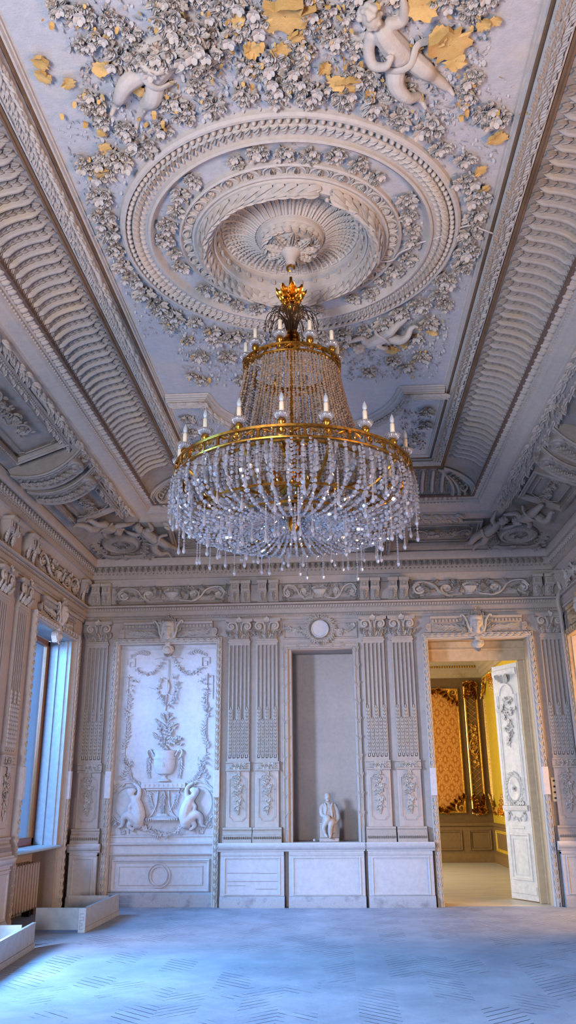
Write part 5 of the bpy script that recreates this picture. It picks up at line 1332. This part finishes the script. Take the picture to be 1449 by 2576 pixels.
# strings of crystals; one string is one mesh, copied round the axis
cut = ell(1, 1, 1, 6, 3); cutlong = ell(1, 1, 1, 6, 2)
def string(name, path, pitch, size, mat, seed, elong=1.0, flat=.55, jit=.25):
    R = random.Random(seed); P = curve_pts([(a, 0, b) for a, b in path], 60); L = np.r_[0, np.cumsum(np.linalg.norm(np.diff(P, axis=0), axis=1))]
    m = MB(); s = pitch / 2
    while s < L[-1]:
        p = [np.interp(s, L, P[:, i]) for i in range(3)]; q = [np.interp(min(L[-1], s + .01), L, P[:, i]) for i in range(3)]
        tilt = math.atan2(q[0] - p[0], q[2] - p[2]); z = size * R.uniform(1 - jit, 1 + jit)
        m.add(cut, T(*p, ry=tilt) @ T(rz=R.uniform(0, 6)) @ T(s=(z * flat, z, z * elong * .62)))
        s += pitch * (1 if elong < 1.5 else R.choice([.7, 1, 1]))
    return m.mesh(name, M[mat], False)
def spin(name, me, n, a0=0.0, skip=(), jitter=0.0, R=random.Random(8)):
    for k in range(n):
        if k in skip: continue
        a = a0 + k * 2 * PI / n + R.uniform(-jitter, jitter)
        link(name, me[k % len(me)], LZ @ Matrix.Rotation(a, 4, 'Z'), ch)
tent = [string('tent_bead_string', [(.375, 4.745), (.41, 4.55), (.47, 4.28), (.53, 4.06), (.578, 3.90)], .0235, .0145, 'amber', i, 1.15, .6) for i in range(3)]
spin('tent_bead_string', tent, 88, 0, (50, 51, 53, 54, 56, 57), .012)
tent2 = [string('inner_tent_string', [(.34, 4.74), (.36, 4.5), (.40, 4.25), (.42, 4.02)], .03, .013, 'crystal', 20 + i, 1.1, .6) for i in range(2)]
spin('inner_tent_string', tent2, 34, .03, (), .04)
bag = [string('bag_crystal_string', [(.90, 3.765), (.925, 3.66), (.915, 3.55), (.85, 3.455), (.72, 3.40), (.55, 3.385), (.38, 3.41), (.22, 3.46), (.10, 3.52)], .040, .019, 'crystal', 40 + i, 1.6, .6) for i in range(4)]
spin('bag_crystal_string', bag, 56, 0, (), .012)
swag = [string('sagging_crystal_string', [(.89, 3.765), (.86, 3.62), (.76, 3.53), (.60, 3.50), (.40, 3.52), (.24, 3.60)], .05, .022, 'crystal', 60 + i, 2.0, .55) for i in range(3)]
spin('sagging_crystal_string', swag, 36, .03, (), .03)
fringe = [string('fringe_string', [(.93, 3.77), (.945, 3.66), (.945, 3.46)], .03, .014, 'crystal', 80 + i, 1.3, .6) for i in range(3)]
spin('fringe_string', fringe, 44, .02, (), .03)
vert = [string('hanging_crystal_chain', [(.80, 3.76), (.80, 3.6), (.79, 3.5)], .036, .017, 'crystal', 90 + i, 1.7, .55) for i in range(3)]
spin('hanging_crystal_chain', vert, 40, .05, (), .05)
vert = [string('inner_crystal_chain', [(.585, 3.88), (.57, 3.7), (.50, 3.52)], .032, .016, 'crystal', 95 + i, 1.4, .55) for i in range(3)]
spin('inner_crystal_chain', vert, 44, .02, (), .05)
drop = lathe([(.001, 0), (.004, -.004), (.006, -.03), (.014, -.065), (.010, -.082), (.001, -.09)], 8, False)
def pendant(n, seed):
    m = MB()
    for k in range(n): m.add(cut, T(0, 0, -.02 * k, rz=k) @ T(s=(.007, .008, .010)))
    m.add(drop, T(0, 0, -.02 * n + .008)); return m.mesh('pendant_drop', M['crystal'], False)
PD = [pendant(n, n) for n in (2, 4, 6, 9)]
R = random.Random(12)
for r, z, n in ((.93, 3.55, 26), (.83, 3.43, 22), (.66, 3.38, 20), (.42, 3.39, 14), (.2, 3.47, 8)):
    for k in range(n):
        a = (k + R.uniform(-.3, .3)) * 2 * PI / n; link('pendant_drop', PD[R.choice([0, 1, 1, 2, 2, 3]) if r > .5 else 1], LZ @ Matrix.Translation((r * math.cos(a), r * math.sin(a), z)), ch)
# ------------------------------------------------------------------ window, sill, radiator
m = MB()
for k, (a, b) in enumerate(WIN): m.add(box(a - .05, b + .05, 0, .84, -.42, -.34))
struct('wall_apron', m, M['wall'], frame('left'))
a, b = WIN[0]
m = MB()
for u0, u1, v0, v1 in ((a, b, 3.79, 3.8), (a, a + .012, .86, 3.8), (b - .012, b, .86, 3.8)): m.add(box(u0, u1, v0, v1, -.33, -.002))
for s, u in ((1, a + .002), (-1, b - .002)): m.add(sweep([(u, .86), (u, 3.8)], [(-.012, -.33), (-.012, -.24), (-.03, -.235), (-.03, -.2), (-.012, -.195), (-.012, -.12), (-.028, -.11), (-.028, -.06), (-.01, -.05)] if s < 0 else [(.012, -.33), (.012, -.24), (.03, -.235), (.03, -.2), (.012, -.195), (.012, -.12), (.028, -.11), (.028, -.06), (.01, -.05)]))
struct('window_1_reveal', m, M['reveal'], frame('left'))
w = link('window_1', None, frame('left', 0, 0, 0)); w['kind'] = 'structure'
m = MB()
for u0, u1, v0, v1 in ((a, a + .09, .87, 3.79), (b - .10, b, .87, 3.79), (a, b, 3.70, 3.79), (a, b, .87, .98), ((a + b) / 2 - .06, (a + b) / 2 + .06, .87, 3.79)): m.add(bbox(u0, u1, v0, v1, -.40, -.34, .012))
obj('window_frame', m, M['wood'], None, w)
for u0, u1 in ((a + .09, (a + b) / 2 - .06), ((a + b) / 2 + .06, b - .10)): obj('window_pane', MB().add(box(u0, u1, .98, 3.70, -.376, -.370)), M['pane'], None, w)
struct('window_1_sill', MB().add(mold([(.83, -.36), (.83, .05), (.84, .065), (.86, .065), (.87, .05), (.872, -.36)], a - .03, b + .02)), M['reveal'], frame('left'))
t = thing('radiator', 'ribbed cast iron radiator in the dim recess under the window sill', 'radiator', frame('left', 11.5, 0, -.28))
for k in range(12):
    u = -.55 + k * .10; m = MB()
    for d in (.03, .10, .17): m.add(tube([(u, .12, d), (u, .66, d)], .027, 8)); m.add(ell(.027, .027, .03, 8, 5), T(u, .66, d)); m.add(ell(.027, .027, .03, 8, 5), T(u, .12, d))
    m.add(tube([(u, .655, .02), (u, .655, .18)], .024, 8)).add(tube([(u, .125, .02), (u, .125, .18)], .024, 8)).add(tube([(u - .05, .64, .1), (u + .05, .64, .1)], .02, 6)).add(tube([(u - .05, .14, .1), (u + .05, .14, .1)], .02, 6))
    obj('radiator_section', m, M['radiator'], None, t)
obj('feed_pipe', MB().add(tube([(.56, .14, .08), (.68, .14, .08), (.72, .10, .08), (.72, .0, .08)], .02, 8)), M['iron'], None, t)
for u in (-.5, .5): obj('foot', MB().add(bbox(u - .03, u + .03, 0, .12, .03, .14, .01)), M['iron'], None, t)

# radiator covers taken off and laid on the floor
def cover(label, P, h, near_return, ins, x):
    """P: near and far end of the long panel; returns run towards the window wall"""
    (x0, y0), (x1, y1) = P; L = math.hypot(x1 - x0, y1 - y0); e = Vector((x1 - x0, y1 - y0, 0)) / L; n = Vector((-e.y, e.x, 0))
    Mx = Matrix((e, n, Vector((0, 0, 1)))).transposed().to_4x4(); Mx.translation = (x0, y0, 0)
    t = thing('radiator_cover', label, 'radiator cover', Mx, 'radiator covers on the floor')
    obj('long_panel', MB().add(box(0, L, 0, .022, 0, h)).add(box(0, L, -.012, 0, .0, .055)).add(box(0, L, -.006, .028, h - .012, h + .004)), M['lid'], None, t)
    if near_return: obj('near_end_panel', MB().add(box(.0, .02, .0, near_return, .03, h)).add(box(-.004, .024, 0, near_return, h - .010, h + .004)), M['lid'], None, t)
    obj('far_end_panel', MB().add(box(L - .02, L, .14, ins, .0, h - .02)), M['lidin'], None, t)
    if near_return:
        m = MB().add(bbox(0, .085, 0, h + .0, 0, .016, .003), np.array([[0, 0, -1, 0], [1, 0, 0, -.012], [0, 1, 0, 0], [0, 0, 0, 1.]]))
        k = [(.02, .04), (.065, .04), (.065, .075), (.035, .075), (.035, .10), (.065, .10), (.065, .135), (.02, .135), (.02, .17), (.065, .17), (.065, .205), (.02, .205)]
        m.add(tube([(-.018, a - .012, b) for a, b in k], .006, 4))
        tag(obj('corner_pilaster', m, M['dado'], None, t), 'pale corner strip carved with a meander')
    return t
cover('empty grey radiator cover lying on the floor beside the left corner wainscot', ((-3.05, 10.62), (-3.03, 12.14)), .262, .60, .70, 0)
cover('nearer grey radiator cover lying on the floor, cut by the left picture edge', ((-3.12, 7.6), (-3.28, 9.57)), .247, 0, .62, 0)

# ------------------------------------------------------------------ statue in the niche
t = thing('seated_statue', 'small plaster statue of a seated robed man with crossed legs in the niche', 'statue', frame('back', -.165, .861, -.12))
obj('plinth', MB().add(bbox(-.145, .145, 0, .05, -.10, .10, .006)), M['statue'], None, t)
obj('seat_block', MB().add(bbox(-.135, .10, .05, .255, -.09, .05, .008)).add(bbox(-.14, .105, .235, .262, -.095, .055, .006)), M['statue'], None, t)
bl = [((-.014, .617, .02), (.043, .062, .052)), ((-.014, .605, .072), (.010, .014, .014)), ((-.014, .57, .055), (.024, .018, .022)), ((-.014, .632, .062), (.030, .007, .012)), ((-.014, .578, .070), (.013, .004, .006)),
      ((-.032, .622, .060), (.008, .005, .008)), ((.005, .622, .060), (.008, .005, .008)), ((-.057, .612, .02), (.008, .016, .010)), ((.029, .612, .02), (.008, .016, .010)), ((-.014, .645, .005), (.047, .042, .052)), ((-.055, .36, .10), (.028, .022, .02))]
cn = [([(0, .28, 0), (0, .40, .01), (0, .48, .0), (-.005, .53, .0), (-.012, .57, .01)], [.085, .085, .088, .05, .032]),
      ([(-.075, .50, 0), (-.105, .46, .01), (-.098, .37, .04), (-.05, .355, .10)], [.040, .040, .034, .022]),
      ([(.075, .51, 0), (.115, .44, .0), (.135, .33, .02), (.10, .27, .06)], [.040, .040, .032, .022]),
      ([(-.045, .27, .02), (-.03, .32, .11), (-.02, .31, .15), (-.075, .20, .13), (-.055, .11, .12)], [.062, .055, .042, .034, .024]),
      ([(.045, .27, .02), (.04, .27, .13), (.02, .20, .145), (.012, .08, .12)], [.062, .052, .036, .028]),
      ([(.012, .07, .11), (.012, .062, .17)], [.024, .016]), ([(-.055, .10, .12), (-.035, .075, .165)], [.024, .016])]
for k in range(5): cn.append(([(-.06 + .011 * k, .355, .105), (-.05 + .011 * k, .335, .118)], [.006, .005]))
for k in range(4): cn.append(([(.105 - .010 * k, .27, .07), (.10 - .010 * k, .245, .085)], [.006, .005]))
link('figure', blobs('figure', M['statue'], bl, cn, .0065, 1), None, t)
rb = []
for k in range(9):
    q = k / 8; rb.append(([(.05 + .07 * q, .50, .02 - .05 * q), (.075 + .06 * q, .36, .05 - .07 * q), (.06 + .075 * q, .2, .06 - .06 * q), (.05 + .08 * q, .065, .06 - .05 * q)], [.016, .020, .022, .024]))
for s in (-1, 1): rb.append(([(s * .055, .535, .045), (s * .035, .47, .085), (s * .045, .40, .09), (s * .05, .30, .09)], [.014, .016, .016, .014]))
for k in range(6): rb.append(([(-.06 + .025 * k, .30, .07), (-.055 + .022 * k, .22, .10 - .01 * k), (-.05 + .025 * k, .13, .09)], [.022, .022, .018]))
link('robe', blobs('robe', M['statue'], [], rb, .007, 1), None, t)
tag(obj('plaster_ball', MB().add(ell(.022, .022, .022, 12, 8), T(0, .022, 0)), M['statue'], frame('back', -.385, .861, -.05)), 'tiny plaster ball lying left of the seated statue', 'ball')

# ------------------------------------------------------------------ doorway, open leaf and the gilded salon beyond
m = MB()
a, b = DO[0], DO[1]
for q in ((a, a + .012, 0, 3.82), (b - .012, b, 0, 3.82), (a, b, 3.81, 3.82)): m.add(box(*q, -.42, -.005))
m.add(bbox(a, b, 3.50, 3.81, -.30, -.25, .006)).add(mold([(3.66, -.25), (3.66, -.235), (3.68, -.228), (3.70, -.235), (3.70, -.25)], a, b))
m.add(bbox(b - .13, b, 0, 3.5, -.34, -.27, .006)).add(bbox(b - .04, b, 0, 3.5, -.27, -.22, .006))
struct('door_1_jamb', m, M['jamb'], frame('back'))
Lf = Matrix((Vector((.487, -.873, 0)), Vector((0, 0, 1)), Vector((-.873, -.487, 0)))).transposed().to_4x4(); Lf.translation = (2.565, 13.86, 0)
d = link('door_1', None, Lf); d['kind'] = 'structure'
W = .60
obj('leaf_board', MB().add(box(0, W, .015, 3.48, -.05, 0)), M['creamdoor'], None, d)
m = MB().add(frame_sweep(.07, W - .07, .28, .94, [(0, 0), (.004, .018), (.03, .018), (.036, .006), (.06, -.006), (.07, -.006), (.075, .006), (.085, .006)]))
m.add(mold([(.10, 0), (.10, .012), (.20, .012), (.21, .0)], .02, W - .02)); m.add(mold([(1.26, 0), (1.26, .03), (1.28, .04), (1.33, .045), (1.34, 0)], .02, W - .02)); m.add(bbox(.16, W - .16, 1.0, 1.04, 0, .012))
for u0, u1 in ((.05, .12), (W - .12, W - .05)): m.add(sweep([(u0, 1.4), (u0, 3.0)], [(0, 0), (.004, .015), (.02, .015), (.03, .004), (.05, .004), (.06, .015), (.066, 0)]))
m.add(tube([(W / 2 + .16 * math.cos(q), 3.0 + .17 * math.sin(q), .004) for q in np.linspace(0, PI, 16)], .018, 6)); m.add(mold([(3.30, 0), (3.30, .02), (3.34, .03), (3.40, .03), (3.41, 0)], .02, W - .02))
obj('panel_moulding', m, M['creamdoor'], None, d)
m = MB(); R = random.Random(3)
garland(m, [(W / 2 + .14 * math.sin(k * 1.3) * (1 - k / 22), 2.95 - .036 * k) for k in range(20)], R, .055, .008); garland(m, [(W / 2 + x, 2.72 + abs(x) * .3) for x in np.linspace(-.2, .2, 10)], R, .05, .01)
for s in (-1, 1): put(m, AC, W / 2, 3.2, .0, .20, -s * .9, .2); m.add(scroll(.05, 1.2, PI / 2, -s, .2), T(W / 2 + s * .07, 3.33, .01))
m.add(ell(.05, .09, .03, 10, 5, True), T(W / 2, 3.26, .005))
obj('floral_carving', m, M['creamdoor'], None, d)
m = MB().add(lathe([(0, .012), (.09, .012), (.10, .02), (.125, .02), (.135, .008), (.135, 0)], 32, False), T(W / 2, 1.58, 0, s=(1.05, 1.35, 1)))
for k in range(26): q = k * 2 * PI / 26; put(m, LF[k % 3], W / 2 + .155 * math.cos(q), 1.58 + .20 * math.sin(q), .004, .085, q - PI / 2 + .9)
put(m, ROSES[0], W / 2, 1.58, .012, .05); garland(m, [(W / 2 + x, 1.37) for x in np.linspace(-.18, .18, 8)], R, .04, .006)
for k in range(15): q = k / 14; put(m, LF[k % 3], .14 + .32 * q, 1.22 - .09 * math.sin(PI * q), .006, .05, R.uniform(0, 6))
for s in (-1, 1): put(m, ROSES[1], W / 2 + s * .17, 1.22, .006, .04); put(m, LF[1], W / 2 + s * .19, 1.22, .006, .12, PI)
obj('oval_medallion', m, M['creamdoor'], None, d)

Y2, X2 = 21.0, 3.62
struct('floor_salon', MB().add(box(-1.2, 4.0, YB, Y2 + .1, -.1, .0)), M['planks'])
def S2(u=0, v=0, d=0): return Matrix.Translation((0, Y2 - YB, 0)) @ frame('back', u, v, d)
struct('wall_salon_back', MB().add(box(-1.3, 4.0, 0, 5.2, -.1, 0)), M['brown'], S2())
struct('wall_salon_right', MB().add(box(X2, X2 + .1, YB + .42, Y2, 0, 5.2)), M['yellow'])
struct('wall_salon_left', wall_mesh(YB + .42, Y2, 0, 5.2, [(14.2, 15.8, .8, 3.9), (17.2, 18.8, .8, 3.9)], -.1, 0), M['yellow'], Matrix.Translation((-1.2 - XL, 0, 0)) @ frame('left'))
struct('ceiling_salon', MB().add(box(-1.3, 4.0, YB + .4, Y2 + .1, 5.0, 5.1)), M['creamdoor'])
pr = [(0, 4.25), (.03, 4.26), (.04, 4.33), (.07, 4.36), (.08, 4.42), (.13, 4.46), (.15, 4.55), (.22, 4.62), (.24, 4.70), (.34, 4.82), (.36, 5.0)]
struct('trim_60', MB().add(sweep([(-1.2, YB + .42), (-1.2, Y2), (X2, Y2), (X2, YB + .42)], pr)), M['edge'])
m = MB()
for k in range(76): m.add(bbox(-1.0 + k * .062, -.965 + k * .062, 4.48, 4.53, .1, .17, .004)); m.add(bead, T(-1.0 + k * .062, 4.345, .045))
struct('trim_61', m, M['gild'], S2())
pr = [(0, 0), (.05, 0), (.05, .17), (.03, .20), (.012, .21), (.012, .78), (.05, .80), (.06, .83), (.03, .86), (0, .87)]
struct('trim_62', MB().add(sweep([(-1.2, YB + .42), (-1.2, Y2), (X2, Y2), (X2, YB + .42)], pr)), M['brownlite'])
def gilt_frame(name, label, Mx, w, v0, v1, fill, cat, lattice=False):
    t = thing(name, label, cat, Mx); R = random.Random(int(w * 100))
    obj('field', MB().add(box(-w + .03, w - .03, v0 + .03, v1 - .03, 0, .012)), fill, None, t)
    obj('gilt_moulding', MB().add(frame_sweep(-w, w, v0, v1, [(0, 0), (.004, .05), (.02, .06), (.035, .045), (.05, .05), (.06, .012)])), M['gild'], None, t)
    for s in (-1, 1):
        for vv, q in ((v0, 1), (v1, -1)):
            m = MB()
            m.add(scroll(min(.16, w * .8), 1.5, PI / 2 * q, s * q, .2), T(s * (w - min(.12, w * .5)), vv + q * .12, .05)); 
            for k in range(6): put(m, AC, s * (w - .03 - .07 * k * (w > .3)), vv + q * (.03 + .05 * (5 - k)), .03, .2, (0 if q > 0 else PI) + s * q * (.2 + .25 * k), .2)
            obj('gilt_corner', m, M['gild'], None, t)
    for vv, q in ((v0, 1), (v1, -1)):
        m = MB()
        for k in range(7): put(m, AC, (k - 3) * .02, vv + q * .02, .04, .17, (0 if q > 0 else PI) - q * (k - 3) * .32, .15)
        m.add(ell(.07, .05, .04, 10, 5, True), T(0, vv + q * .05, .04))
        obj('gilt_shell', m, M['gild'], None, t)
    if lattice:
        m = MB(); n = int((v1 - v0 - .6) / .14)
        for k in range(n):
            v = v0 + .35 + k * .14
            for s in (-1, 1): m.add(tube([(-s * (w - .05), v, .02), (s * (w - .05), v + .2, .02)], .006, 4))
        obj('trellis', m, M['gild'], None, t)
        m = MB(); vc = (v0 + v1) / 2; garland(m, [(R.uniform(-.06, .06), vc + x) for x in np.linspace(-.5, .5, 22)], R, .06, .02); m.add(tube([(.10 * math.cos(q), vc + .18 * math.sin(q), .03) for q in np.linspace(0, 2 * PI, 20)[:-1]], .014, 5, closed=True))
        obj('gilt_foliage', m, M['gild'], None, t)
    return t
gilt_frame('silk_panel', 'orange damask silk panel in a scrolled gilt frame beyond the doorway', S2(2.30), .70, 1.08, 4.0, M['silk'], 'wall panel')
gilt_frame('lattice_panel', 'narrow gilt trellis panel right of the orange silk beyond the doorway', S2(3.30), .17, 1.06, 4.15, M['brown'], 'wall panel', True)
SR = Matrix.Translation((X2 - XR, 0, 0)) @ frame('right', -19.9, 0, 0)
gilt_frame('yellow_panel', 'bright yellow wall panel in a gilt frame on the salon right wall', SR, .85, 1.06, 4.15, M['yellow'], 'wall panel')
for u0, u1, lb in ((1.55, 2.86, 'brown dado panel under the orange silk beyond the doorway'), (3.02, 3.54, 'brown dado panel under the gilt trellis beyond the doorway')):
    tag(obj('dado_panel', MB().add(frame_sweep(u0, u1, .26, .72, [(0, .01), (.004, .035), (.02, .04), (.03, .025), (.05, .02), (.055, .03), (.065, .012)])), M['brownlite'], S2()), lb, 'dado panel')
m = MB().add(frame_sweep(-.8, .8, .26, .72, [(0, .01), (.004, .035), (.02, .04), (.03, .025), (.05, .02), (.055, .03), (.065, .012)]))
tag(obj('dado_panel', m, M['yellow'], SR), 'ochre dado panel under the yellow wall panel beyond the doorway', 'dado panel')
# ------------------------------------------------------------------ light, sky, camera
def area(name, loc, to, sx, sy, power, col, spread=180):
    L = bpy.data.lights.new(name, 'AREA'); L.shape = 'RECTANGLE'; L.size = sx; L.size_y = sy; L.energy = power; L.color = col; L.spread = math.radians(spread)
    o = bpy.data.objects.new(name, L); COL.objects.link(o); o.location = loc
    o.rotation_euler = (Vector(to) - Vector(loc)).to_track_quat('-Z', 'Y').to_euler(); return o
BLUE = (.12, .48, 1.0)
for i, (a, b) in enumerate(WIN):
    y = (a + b) / 2; area('daylight_window', (XL - 2.3, y - .2, 4.3), (XL + 2.4, y + .3, .3), 1.8, 1.8, 1500, BLUE)
    if i < 2: area('daylight_window_raking', (XL - 2.6, y - 2.5, 3.4), (XL, y, 2.3), 1.5, 1.5, 1400, (.56, .66, 1.0))
area('added_front_key', (-2.7, YF - .6, 1.2), (-.6, 6, 5.6), 1.4, 1.8, 470, (.97, .92, .98), 150)  # added key light behind the camera, brings out the ceiling relief
area('added_warm_fill', (XR + .7, 2.5, 1.5), (XL, 7.0, 3.9), 1.2, 1.8, 230, (1.0, .50, .18), 165)  # added unseen light, warm fill for the front of the ceiling
area('lamplit_side_room', (5.3, 11.5, 2.3), (XL, 11.0, 2.6), 1.3, 2.2, 260, (1.0, .52, .16))
for y, w in ((15.0, 85), (18.0, 300)): area('salon_window', (-1.6, y, 2.4), (2, y, 1.6), 1.5, 3.0, w, (1.0, .84, .58))
wd = bpy.data.worlds.new('sky'); SC.world = wd; wd.use_nodes = True
nt = wd.node_tree; bg = nt.nodes['Background']; bg.inputs[0].default_value = (.30, .48, .90, 1); bg.inputs[1].default_value = 2.0
cam = bpy.data.cameras.new('camera'); co = bpy.data.objects.new('camera', cam); COL.objects.link(co)
yaw, pitch, roll, F = math.radians(-3.2066), math.radians(19.0551), math.radians(-.5358), 2069.573
f = Vector((math.sin(yaw) * math.cos(pitch), math.cos(yaw) * math.cos(pitch), math.sin(pitch)))
r = Vector((math.cos(yaw), -math.sin(yaw), 0)); u = r.cross(f)
r2 = r * math.cos(roll) + u * math.sin(roll); u2 = -r * math.sin(roll) + u * math.cos(roll)
Mc = Matrix((r2, u2, -f)).transposed().to_4x4(); Mc.translation = (0, 0, 1.5); co.matrix_world = Mc
cam.sensor_fit = 'VERTICAL'; cam.sensor_height = 36; cam.sensor_width = 36; cam.lens = 36 * F / 2576; cam.clip_start = .05; cam.clip_end = 100
SC.camera = co
vs = SC.view_settings; vs.view_transform = 'Standard'; vs.look = 'None'; vs.exposure = -0.25; vs.gamma = 1; vs.use_curve_mapping = False
cy = SC.cycles
cy.max_bounces = 7; cy.diffuse_bounces = 1; cy.glossy_bounces = 3; cy.transmission_bounces = 6; cy.transparent_max_bounces = 8; cy.sample_clamp_indirect = 6; cy.caustics_reflective = False; cy.caustics_refractive = False
